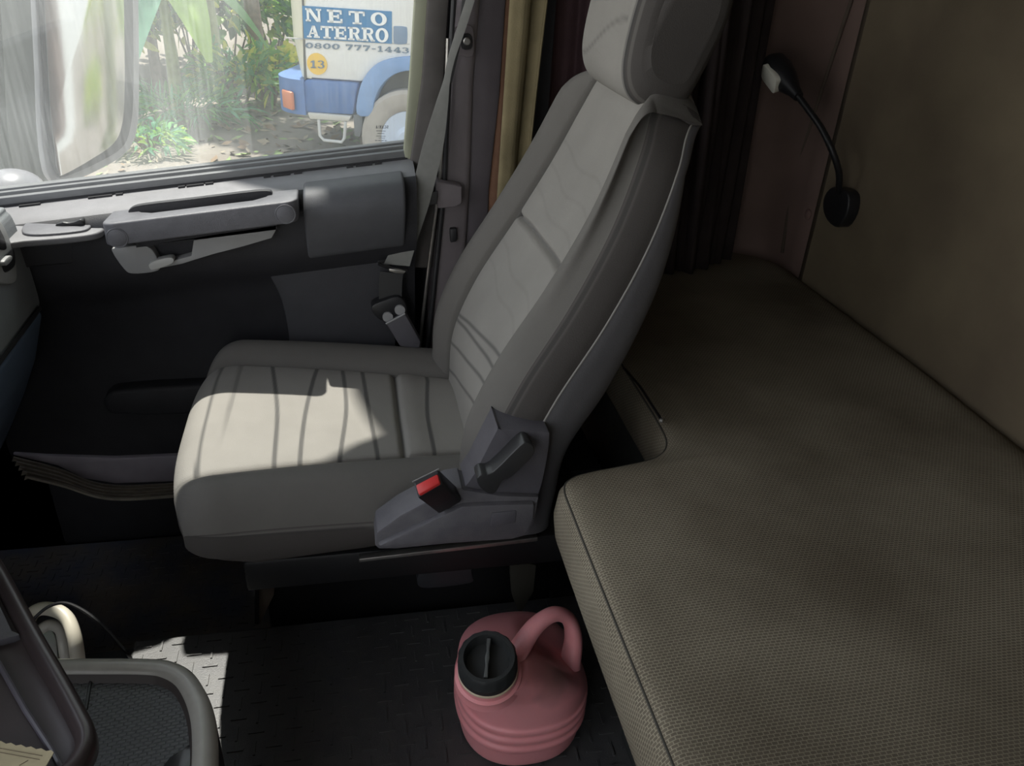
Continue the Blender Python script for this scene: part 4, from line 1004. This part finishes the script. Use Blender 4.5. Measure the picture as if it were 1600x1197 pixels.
# ------------------------------------------------------------------ outside: mirror on the door
mir = thing('door_mirror', 'large grey truck door mirror outside the window with dusty glass', 'mirror', AT(100, 290, y=1.85))
MN = Vector((.84, -.54, .02)).normalized(); MP = AT(130, 100, y=1.98)
def mq(pts, off): return [ATP(px, py, MP + MN * off, MN) for px, py in pts]
def mslab(name, pts, off, dep, bev, m, **k):
    b = MB(); b.slab(mq(pts, off), MN * -dep, bev, 3); return part(mir, name, b, m, **k)
hs = smoothpoly([(62, -200), (190, -200), (214, -150), (217, 0), (218, 140), (214, 205), (196, 240), (150, 268), (100, 288), (84, 284), (70, 250), (62, 120)], 4)
mslab('housing', hs, -.012, .10, .012, mat('mirror_housing_dark', (.06, .07, .055), .5, .1, 20))
mslab('bezel', hs, 0, .016, .006, mat('mirror_bezel_grey', (.36, .36, .38), .4))
b = MB(); b.slab([AT(px, py, y=2.12) for px, py in smoothpoly([(-40, -240), (40, -240), (54, -150), (62, 60), (74, 240), (86, 288), (60, 300), (-40, 280)], 4)], (0, .10, 0), .012, 3)
part(mir, 'mirror_arm', b, mat('mirror_arm_dark', (.07, .085, .065), .5, .15, 15), label='dark upright mirror arm at the front of the mirror')
mslab('glass_seal', smoothpoly([(66, -190), (186, -190), (204, -140), (208, 0), (209, 140), (204, 200), (190, 232), (150, 256), (100, 277), (90, 272), (80, 240), (70, 120)], 4), .006, .012, .002, mat('mirror_bezel', (.05, .05, .055), .4))
m_mg = bpy.data.materials.new('mirror_glass'); m_mg.use_nodes = True; nt = m_mg.node_tree; bs = nt.nodes['Principled BSDF']
bs.inputs['Base Color'].default_value = (.62, .63, .64, 1); bs.inputs['Metallic'].default_value = .9; bs.inputs['Roughness'].default_value = .11
mslab('mirror_glass', smoothpoly([(72, -184), (180, -184), (190, -140), (194, 0), (195, 140), (191, 195), (178, 224), (145, 248), (100, 273), (92, 270), (86, 240), (76, 120)], 4), .009, .006, .001, m_mg)
def mp_(px, py, y): return AT(px, py, y=y)
b = MB(); c_ = mp_(20, 300, 1.75); rings = []
for th in np.linspace(.02, PI - .02, 16):
    rings.append([c_ + Vector((.062 * math.sin(th) * math.cos(a), .06 * math.cos(th) * 1.0, .045 * math.sin(th) * math.sin(a) * (1.0))) for a in np.linspace(0, 2 * PI, 28, endpoint=False)])
b.loft(rings); part(mir, 'lower_cover', b, mat('mirror_cover_silver', (.22, .22, .24), .3))

# ------------------------------------------------------------------ outside: ground
GZ = -1.35
m_gr = mat('dry_soil', (.235, .205, .175), .95, .0, 2.2, .5, 25, col2=(.19, .17, .14)); 
def gh(x_, y_): return GZ + .06 * math.sin(x_ * 1.3) * math.sin(y_ * .9) + .03 * math.sin(x_ * 4.1 + y_ * 3) + max(0, y_ - 15) * .12
rings = [[Vector((x_, y_, gh(x_, y_))) for x_ in np.linspace(-22, 26, 97)] for y_ in np.linspace(2.0, 34, 65)]
b = MB(); b.loft(rings, closed=False, caps=False); o = b.build('ground', m_gr); o['kind'] = 'structure'
# leaf litter and stones: nobody could count them
b = MB()
for _ in range(2600):
    x_, y_ = random.uniform(-7, 4), random.uniform(7.5, 15); s_ = random.uniform(.03, .10); a = random.uniform(0, 2 * PI); t = random.uniform(-.5, .5)
    z_ = gh(x_, y_) + .02; u = Vector((math.cos(a), math.sin(a), t)) * s_; v = Vector((-math.sin(a), math.cos(a), random.uniform(-.6, .6))) * s_ * .5; o_ = Vector((x_, y_, z_))
    b.verts_faces([o_ - u, o_ + v, o_ + u, o_ - v], [(0, 1, 2, 3)], random.randrange(3))
o = b.build('leaf_litter', [mat('litter_tan', (.32, .27, .2), .9), mat('litter_brown', (.25, .18, .12), .9), mat('litter_green', (.25, .33, .14), .9)], smooth=False)
tag(o, 'dry leaf litter scattered over the bare ground beyond the window', 'leaf litter', kind='stuff')

# ------------------------------------------------------------------ outside: parked truck
TR = Vector((.0, 9.6, 0)); TA = math.radians(-17)
TU = Vector((math.cos(TA), math.sin(TA), 0)); TV = Vector((-math.sin(TA), math.cos(TA), 0))
truck = thing('parked_truck', 'white truck cab with blue bumper and painted sign parked outside the window', 'truck', (TR.x, TR.y, GZ), TA)
def tl(px, py, off=0.0):
    """point on the truck's side (off metres in front of it), in the truck's own axes"""
    r = Vector(ray(px, py)); e = Vector((0, 0, EYE)); nrm = TV
    pl = TR - TV * off; t = (pl - e).dot(nrm) / r.dot(nrm); p = e + r * t
    d = p - Vector((TR.x, TR.y, GZ)); return Vector((d.dot(TU), d.dot(TV), d.z))
def tpart(name, pts, off, dep, m, bev=.0, seg=2, parent=None, **k):
    b = MB(); b.slab([tl(px, py, off) for px, py in pts], (0, dep, 0), bev, seg); return b.build(name, m, parent or truck, **k)
m_white = mat('truck_white_paint', (.80, .80, .79), .35, .04, 3); m_cream = mat('truck_cream_paint', (.70, .68, .56), .4)
m_blue = mat('truck_blue_paint', (.09, .19, .44), .45, .2, 6); m_blue2 = mat('truck_pale_blue_paint', (.22, .36, .62), .5, .15, 8)
m_sign = mat('sign_blue', (.035, .20, .42), .5); m_let = mat('sign_white', (.85, .86, .86), .5); m_letg = mat('sign_grey_blue', (.14, .20, .27), .5)
# cab body with rounded front
sidep = [(474, -420), (860, -420), (860, 130), (720, 92), (650, 90), (615, 93), (592, 101), (575, 116), (566, 128), (478, 122), (474, 80)]
tpart('cab_side', sidep, 0, 2.3, m_white, .03, 2)
a_ = tl(476, 0); 
pf = []
for f in np.linspace(0, 1, 10): pf.append((-.26 * math.sin(f * PI / 2), .30 * (1 - math.cos(f * PI / 2))))
b = MB(); zt, zb1, zb = tl(476, -420).z, tl(470, 62).z, tl(476, 122).z
rings = []
for z_, sc_ in ((zt, .85), (zb1 + .6, 1.0), (zb1, 1.0), (zb1 - .02, .98), (zb + .1, .8), (zb, .72)):
    rings.append([Vector((a_.x + u * sc_ + .02, v, z_)) for u, v in pf] + [Vector((a_.x - .26 * sc_ + .02, 2.2, z_)), Vector((a_.x + .02, 2.3, z_))])
b.loft(rings); b.build('cab_front', m_cream, truck, angle=50)
tpart('door_gap', [(470, -60), (473, -60), (478, 124), (475, 124)], .004, .02, mat('gap_dark', (.12, .12, .11), .8))
tpart('body_crease', [(446, 58), (470, 60), (640, 68), (640, 70), (470, 62), (446, 60)], .004, .02, mat('crease_grey', (.5, .5, .48), .6))
# sign
sg_ = tpart('sign_board', [(472, 9), (612, 18), (612, 68.5), (475, 60)], .012, .02, m_sign)
def quad_place(p00, p10, p01, p11, off):
    A, B_, Cc, D = (tl(*p, off) for p in (p00, p10, p01, p11))
    return lambda u, v: A.lerp(B_, u).lerp(Cc.lerp(D, u), v)
def words(text, quad, m, name, wid, gap, parent, off, widths=None):
    f0 = sum((wid * (widths or {}).get(c, 1) + gap) if c != ' ' else wid * .6 for c in text) - gap
    pl = quad_place(*quad, off); b = MB()
    lettering(b, text, wid / f0, 1.0, gap / f0, lambda u, v: pl(u, v), 0, widths)
    # give the strokes a real thickness
    r = bmesh.ops.extrude_face_region(b.bm, geom=b.bm.faces[:]); 
    for v in [g for g in r['geom'] if isinstance(g, bmesh.types.BMVert)]: v.co.y -= .006
    bmesh.ops.recalc_face_normals(b.bm, faces=b.bm.faces[:])
    return b.build(name, m, parent, smooth=False)
words('NETO', ((478, 33), (605, 40.5), (477, 12.5), (604, 20.5)), m_let, 'sign_lettering', 1.0, .36, sg_, .02)
words('ATERRO', ((480, 58), (607, 66.5), (479.5, 39.5), (607, 44.5)), m_let, 'sign_lettering', 1.0, .07, sg_, .02)
words('0800', ((477, 74.8), (530.5, 77.3), (477.3, 66.6), (531, 69)), m_letg, 'phone_lettering', 1.0, .14, truck, .006)
words('777-1443', ((540, 77.6), (640, 83.5), (540, 69.2), (640, 74.7)), m_letg, 'phone_lettering', 1.0, .14, truck, .006, {'-': .6, '1': .85})
c_ = tl(495.5, 100, .008); rr_ = (tl(511, 101, .008) - c_).length
b = MB(); b.lathe([(.0001, -.006), (rr_, -.006), (rr_, .01)], c_, (0, 1, 0), 40); rd_ = b.build('round_number_disc', mat('disc_yellow', (.85, .55, .08), .5), truck)
words('13', ((484, 106), (508, 107), (484, 94.5), (507.5, 94.5)), m_letg, 'number_lettering', 1.0, .12, rd_, .018)
# door handle plate
tpart('door_handle', smoothpoly([(615, 45), (617, 41), (633, 42), (636, 46), (636, 64), (633, 69), (618, 69), (615, 65)], 3), .01, .03, mat('handle_plate_blue', (.20, .28, .40), .4), .005)
# bumper, arch, wheel, step
tpart('bumper', [(478, 124), (560, 130), (556, 150), (552, 180), (480, 176), (462, 168), (460, 140)], .03, 2.2, m_blue, .03)
b = MB(); bx_ = tl(470, 150, .03); rings = []
for z_ in np.linspace(tl(470, 178).z, tl(470, 124).z, 8):
    rings.append([Vector((bx_.x + .05 - .42 * math.sin(f * PI / 2), -.05 + .45 * (1 - math.cos(f * PI / 2)), z_)) for f in np.linspace(0, 1, 9)] + [Vector((bx_.x - .37, 2.2, z_)), Vector((bx_.x + .05, 2.25, z_))])
b.loft(rings); fb = b.build('bumper_corner', m_blue, truck, angle=50)
b = MB(); p_ = tl(455, 156, .0) ; b.box((bx_.x - .16, .0, p_.z), (.22, .05, .20), (0, 0, -.75), .02); b.build('indicator_lamp', mat('indicator_orange', (.62, .22, .12), .4), truck)
wc = tl(641, 217, -.05); wr = (tl(568, 217, -.05) - wc).length
tpart('wheel_arch', smoothpoly([(557, 178), (561, 140), (573, 115), (590, 99), (615, 91), (650, 88), (680, 88), (680, 111), (650, 110), (625, 113), (606, 123), (592, 140), (584, 160), (580, 180)], 3), .06, .5, m_blue2, .01)
tpart('wheel_well', [(575, 180), (590, 130), (615, 105), (690, 100), (690, 240), (575, 240)], -.14, .3, mat('well_dusty', (.16, .16, .15), .9))
b = MB(); b.lathe([(.0001, .12), (wr * .3, .12), (wr * .36, .05), (wr * .55, .10), (wr * .58, .0), (wr * .62, -.02), (wr * .72, -.035), (wr * .92, -.03), (wr * .99, .0), (wr, .05), (wr, .22), (wr * .95, .3), (.0001, .3)], (wc.x, -.03, wc.z), (0, 1, 0), 48)
b.build('wheel', mat('dusty_tyre', (.44, .41, .37), .9, .15, 8), truck)
b = MB(); b.lathe([(.0001, -.05), (wr * .2, -.05), (wr * .28, -.01), (wr * .3, .1)], (wc.x, -.03, wc.z), (0, 1, 0), 32); b.lathe([(wr * .5, -.005), (wr * .57, -.01), (wr * .6, .03), (wr * .5, .05)], (wc.x, -.03, wc.z), (0, 1, 0), 40); b.build('wheel_rim', mat('rim_blue_white', (.55, .62, .74), .5), truck)
tpart('step_board', [(480, 176), (548, 182), (545, 190), (484, 186)], .06, .35, mat('step_grey', (.55, .54, .50), .6), .01)
b = MB(); b.tube([tl(px, py, .05) for px, py in ((498, 187), (500, 212), (506, 219), (534, 222), (538, 216), (540, 190))], .018, 8); b.build('step_loop', mat('step_steel', (.55, .56, .56), .5), truck)
tpart('step_bracket', [(552, 180), (566, 176), (566, 200), (562, 214), (554, 212)], .02, .2, mat('bracket_dark', (.14, .15, .16), .7), .005)
b = MB(); b.box((3.2, 1.15, .75), (5.0, 2.0, .35)); b.build('chassis', mat('chassis_dark', (.06, .06, .065), .7), truck)
for xx, yy in ((wc.x, 1.9), (wc.x + 3.6, .0), (wc.x + 3.6, 1.9)):
    b = MB(); b.lathe([(.0001, .0), (wr * .6, 0), (wr * .95, -.03), (wr, .05), (wr, .25), (.0001, .3)], (xx, yy, wc.z), (0, 1, 0), 32); b.build('wheel', bpy.data.materials['dusty_tyre'], truck)

# ------------------------------------------------------------------ outside: plants
def leaf(b, o, d, up, L_, W, bend, mi=0, n=3):
    """a leaf blade bent downwards"""
    d = d.normalized(); s_ = d.cross(up); s_ = s_.normalized() if s_.length > .01 else Vector((1, 0, 0)); prev = None
    for k in range(n + 1):
        f = k / n; w_ = W * math.sin(PI * min(.97, f * .92 + .06)) ** .8
        c_ = o + d * L_ * f - Vector((0, 0, 1)) * bend * L_ * f * f
        cur = (b.bm.verts.new(c_ - s_ * w_ + up * w_ * .25), b.bm.verts.new(c_), b.bm.verts.new(c_ + s_ * w_ + up * w_ * .25))
        if prev:
            for q in (0, 1):
                fc = b.bm.faces.new((prev[q], prev[q + 1], cur[q + 1], cur[q])); fc.material_index = mi; fc.smooth = True
        prev = cur
def gm(name, c, tr=.35):
    m = mat(name, c, .5, .25, 8); nt = m.node_tree; bs = nt.nodes['Principled BSDF']
    t = nt.nodes.new('ShaderNodeBsdfTranslucent'); t.inputs[0].default_value = (min(1, c[0] * 1.9), min(1, c[1] * 1.7), c[2] * .9, 1)
    mx = nt.nodes.new('ShaderNodeMixShader'); mx.inputs[0].default_value = tr
    nt.links.new(bs.outputs[0], mx.inputs[1]); nt.links.new(t.outputs[0], mx.inputs[2]); nt.links.new(mx.outputs[0], nt.nodes['Material Output'].inputs[0]); return m
G = [gm('leaf_bright', (.30, .46, .10)), gm('leaf_mid', (.13, .30, .09)), gm('leaf_dark', (.05, .14, .06)), gm('leaf_yellow', (.55, .55, .14)), gm('leaf_bluish', (.12, .32, .20)), gm('leaf_rust', (.48, .26, .12))]
m_bark = mat('bark', (.24, .19, .14), .9, .4, 12, .5, 30)
def rdir(zb=0.0):
    a = random.uniform(0, 2 * PI); z_ = random.uniform(-.4 + zb, .9); r = math.sqrt(max(0, 1 - z_ * z_)); return Vector((math.cos(a) * r, math.sin(a) * r, z_))
def shrub(name, label, cat, loc, size, n, L_, W, cols, group=None, stems=5):
    root = thing(name, label, cat, loc, 0, group); b = MB()
    for _ in range(n):
        v = rdir(.1); rad = random.random() ** .4; p = Vector((v.x * size[0] * rad, v.y * size[1] * rad, max(.03, size[2] * (.42 + .55 * v.z * rad))))
        leaf(b, p, (v + rdir() * .8), rdir(.6), L_ * random.uniform(.6, 1.3), W * random.uniform(.6, 1.2), random.uniform(.1, .6), random.choices(range(len(cols)), [3, 2] + [1] * (len(cols) - 2) if len(cols) > 2 else None)[0])
    o = b.build('foliage', [G[c] for c in cols], root, smooth=False); 
    b = MB()
    for _ in range(stems):
        v = rdir(.6); b.tube([(0, 0, -.05), (v.x * size[0] * .3, v.y * size[1] * .3, size[2] * .3), (v.x * size[0] * .7, v.y * size[1] * .7, size[2] * .7)], [.02, .014, .006], 6)
    b.build('stem', m_bark, root)
    return root
def gp(px, py, y): p = AT(px, py, y=y); return (p.x, y, gh(p.x, y))
def banana(loc, label, leaves, h):
    root = thing('banana_plant', label, 'banana plant', loc); b = MB()
    b.tube([(0, 0, -.05), (.02, 0, h * .5), (0, .02, h)], [.10, .08, .05], 12); b.build('stem', mat('banana_stem', (.33, .36, .18), .7, .4, 9), root)
    for (az, el, L_, W, bend, ci) in leaves:
        b = MB(); a = math.radians(az); d = Vector((math.cos(a) * math.cos(el), math.sin(a) * math.cos(el), math.sin(el)))
        leaf(b, Vector((0, 0, h)), d, Vector((0, 0, 1)), L_, W, bend, 0, 9); b.build('leaf', [G[ci]], root, smooth=True, angle=80)
    return root
banana(gp(262, 60, 12.2), 'banana plant with broad hanging leaves right of the mirror', [(200, .7, 1.5, .26, .9, 1), (262, .5, 1.5, .28, .95, 4), (300, .6, 1.6, .26, 1.0, 0), (350, .5, 1.5, .26, .9, 1), (120, .9, 1.5, .25, .5, 0), (40, .8, 1.5, .25, .6, 4), (235, .2, 1.2, .24, .9, 0)], 1.55)
banana(gp(330, 40, 13.4), 'banana plant with one rusty dry leaf, beside the tree trunk', [(210, .6, 1.5, .26, .9, 0), (262, .4, 1.2, .24, 1.0, 5), (310, .7, 1.6, .26, .8, 4), (20, .8, 1.5, .24, .7, 1), (150, .9, 1.4, .24, .6, 0)], 1.9)
shrub('shrub', 'low bright green feathery shrub left of the parked truck', 'shrub', gp(375, 120, 12.6), (.75, .6, .95), 420, .22, .035, [1, 4, 0, 3])
shrub('shrub', 'pale yellow green shrub touching the truck front', 'shrub', gp(425, 135, 12.9), (.45, .5, 1.0), 300, .16, .05, [0, 3, 1])
shrub('shrub', 'grassy green clump at the foot of the banana plants', 'shrub', gp(285, 150, 11.4), (.8, .5, .5), 380, .28, .018, [1, 4, 2])
shrub('shrub', 'low weeds on the ground just right of the mirror', 'shrub', gp(225, 180, 10.2), (.45, .4, .35), 260, .18, .02, [4, 1, 0])
for i, (px, y, w_, h_, cols, lab) in enumerate(((200, 15.0, 1.3, 3.0, [2, 1, 0, 3], 'dark leafy bush behind the banana plant, beside the mirror'), (300, 16.0, 1.4, 3.4, [1, 2, 0], 'tall mid green bush behind the two banana plants'), (360, 15.2, 1.2, 2.8, [0, 1, 3, 2], 'bright green bush behind the feathery shrub'), (430, 16.4, 1.5, 3.6, [2, 4, 1], 'deep green bush behind the truck front'), (110, 14.0, 1.4, 2.8, [0, 3, 1], 'yellow green bush hidden mostly by the mirror'), (10, 13.0, 1.5, 2.6, [1, 0, 2], 'green bush left of the mirror arm'), (560, 17.5, 2.2, 3.2, [1, 2, 0], 'wide green bush behind the parked truck'))):
    shrub('bush', lab, 'bush', gp(px, 100, y), (w_, 1.0, h_), 1100, .24, .07, cols, stems=7)
def tree(px, y, r, label, h=6.0, lean=0.0, crown=None, n=700, cols=(1, 2, 0)):
    loc = gp(px, 80, y) if not isinstance(px, tuple) else px
    root = thing('tree', label, 'tree', loc); b = MB()
    b.tube([(0, 0, -.1), (lean * .3, 0, h * .3), (lean * .7, .05, h * .65), (lean, .1, h)], [r * 1.25, r, r * .8, r * .45], 12); b.build('trunk', m_bark, root)
    b = MB()
    for _ in range(n):
        v = rdir(.0); p = Vector((lean, .1, h + .4)) + Vector((v.x * .8, v.y * .8, v.z * 1.1)) * random.random() ** .4
        leaf(b, p, rdir(), rdir(.5), random.uniform(.18, .34), .07, .3, random.randrange(3))
    b.build('foliage', [G[c] for c in cols], root, smooth=False); return root
tree(405, 13.6, .11, 'slim brown tree trunk just left of the parked truck', lean=-.2)
tree(398, 15.4, .08, 'thin pale trunk in the shade behind the slim brown tree', lean=.25)
tree(238, 14.2, .07, 'thin trunk rising behind the banana leaves near the mirror', lean=.1)
# plants behind, seen in the mirror, and an unseen banana plant added by the cab to shade the rear half of the window
shrub('bush', 'green bush further back along the yard, behind the cab', 'bush', (7.5, 7.5, GZ), (1.8, 1.5, 3.2), 900, .26, .08, [0, 1, 3], stems=7)
shrub('bush', 'sunlit grassy clump on the ground far behind the cab', 'bush', (9.5, 3.9, GZ), (1.4, .8, .9), 700, .3, .03, [0, 3, 1], stems=5)
shrub('bush', 'tall yellow green bush at the far rear end of the yard', 'bush', (14.0, 5.5, GZ), (2.2, 1.8, 3.6), 900, .28, .09, [3, 0, 1], stems=7)
shade_plant = thing('banana_plant', 'unseen banana plant added beside the cab, its leaves shaped to shade the window', 'banana plant', (1.35, 2.75, GZ))
b = MB(); b.tube([(1.35, 2.75, GZ - .05), (1.33, 2.74, .6), (1.30, 2.72, 2.4)], [.13, .11, .07], 14); part(shade_plant, 'stem', b, bpy.data.materials['banana_stem'])
for (c_, rx, rz, tilt) in (((.16, 2.10, 2.66), .38, .78, .0), ((.02, 2.16, 2.02), .46, .36, -.05)):  # outlines shaped for the shadow edge on sill and cushion
    b = MB(); n_ = 26; rings = []
    for i in range(n_ + 1):                                 # blade: halves folded up slightly along the midrib
        a = PI * i / n_; hz = math.cos(a) * rz; hw_ = max(.004, abs(math.sin(a)) ** .62 * rx)
        rings.append([Vector((c_[0] + u * hw_ + tilt * hz, c_[1] + .05 * abs(u) * hw_ / rx - .10 * (hz / rz) ** 2, c_[2] + hz)) for u in np.linspace(-1, 1, 9)])
    b.loft(rings, closed=False, caps=False); lf = part(shade_plant, 'leaf', b, G[1], angle=80)
    b = MB(); b.tube([r[4] for r in rings] , .012, 6); b.build('midrib', G[0], lf)
    b = MB(); b.tube([(1.30, 2.72, 2.35), (.9, 2.5, c_[2] + .75), (c_[0] + rx * .5, 2.2, c_[2] + rz * .95), tuple(rings[0][4])], .018, 8); part(shade_plant, 'leaf_stalk', b, G[0])
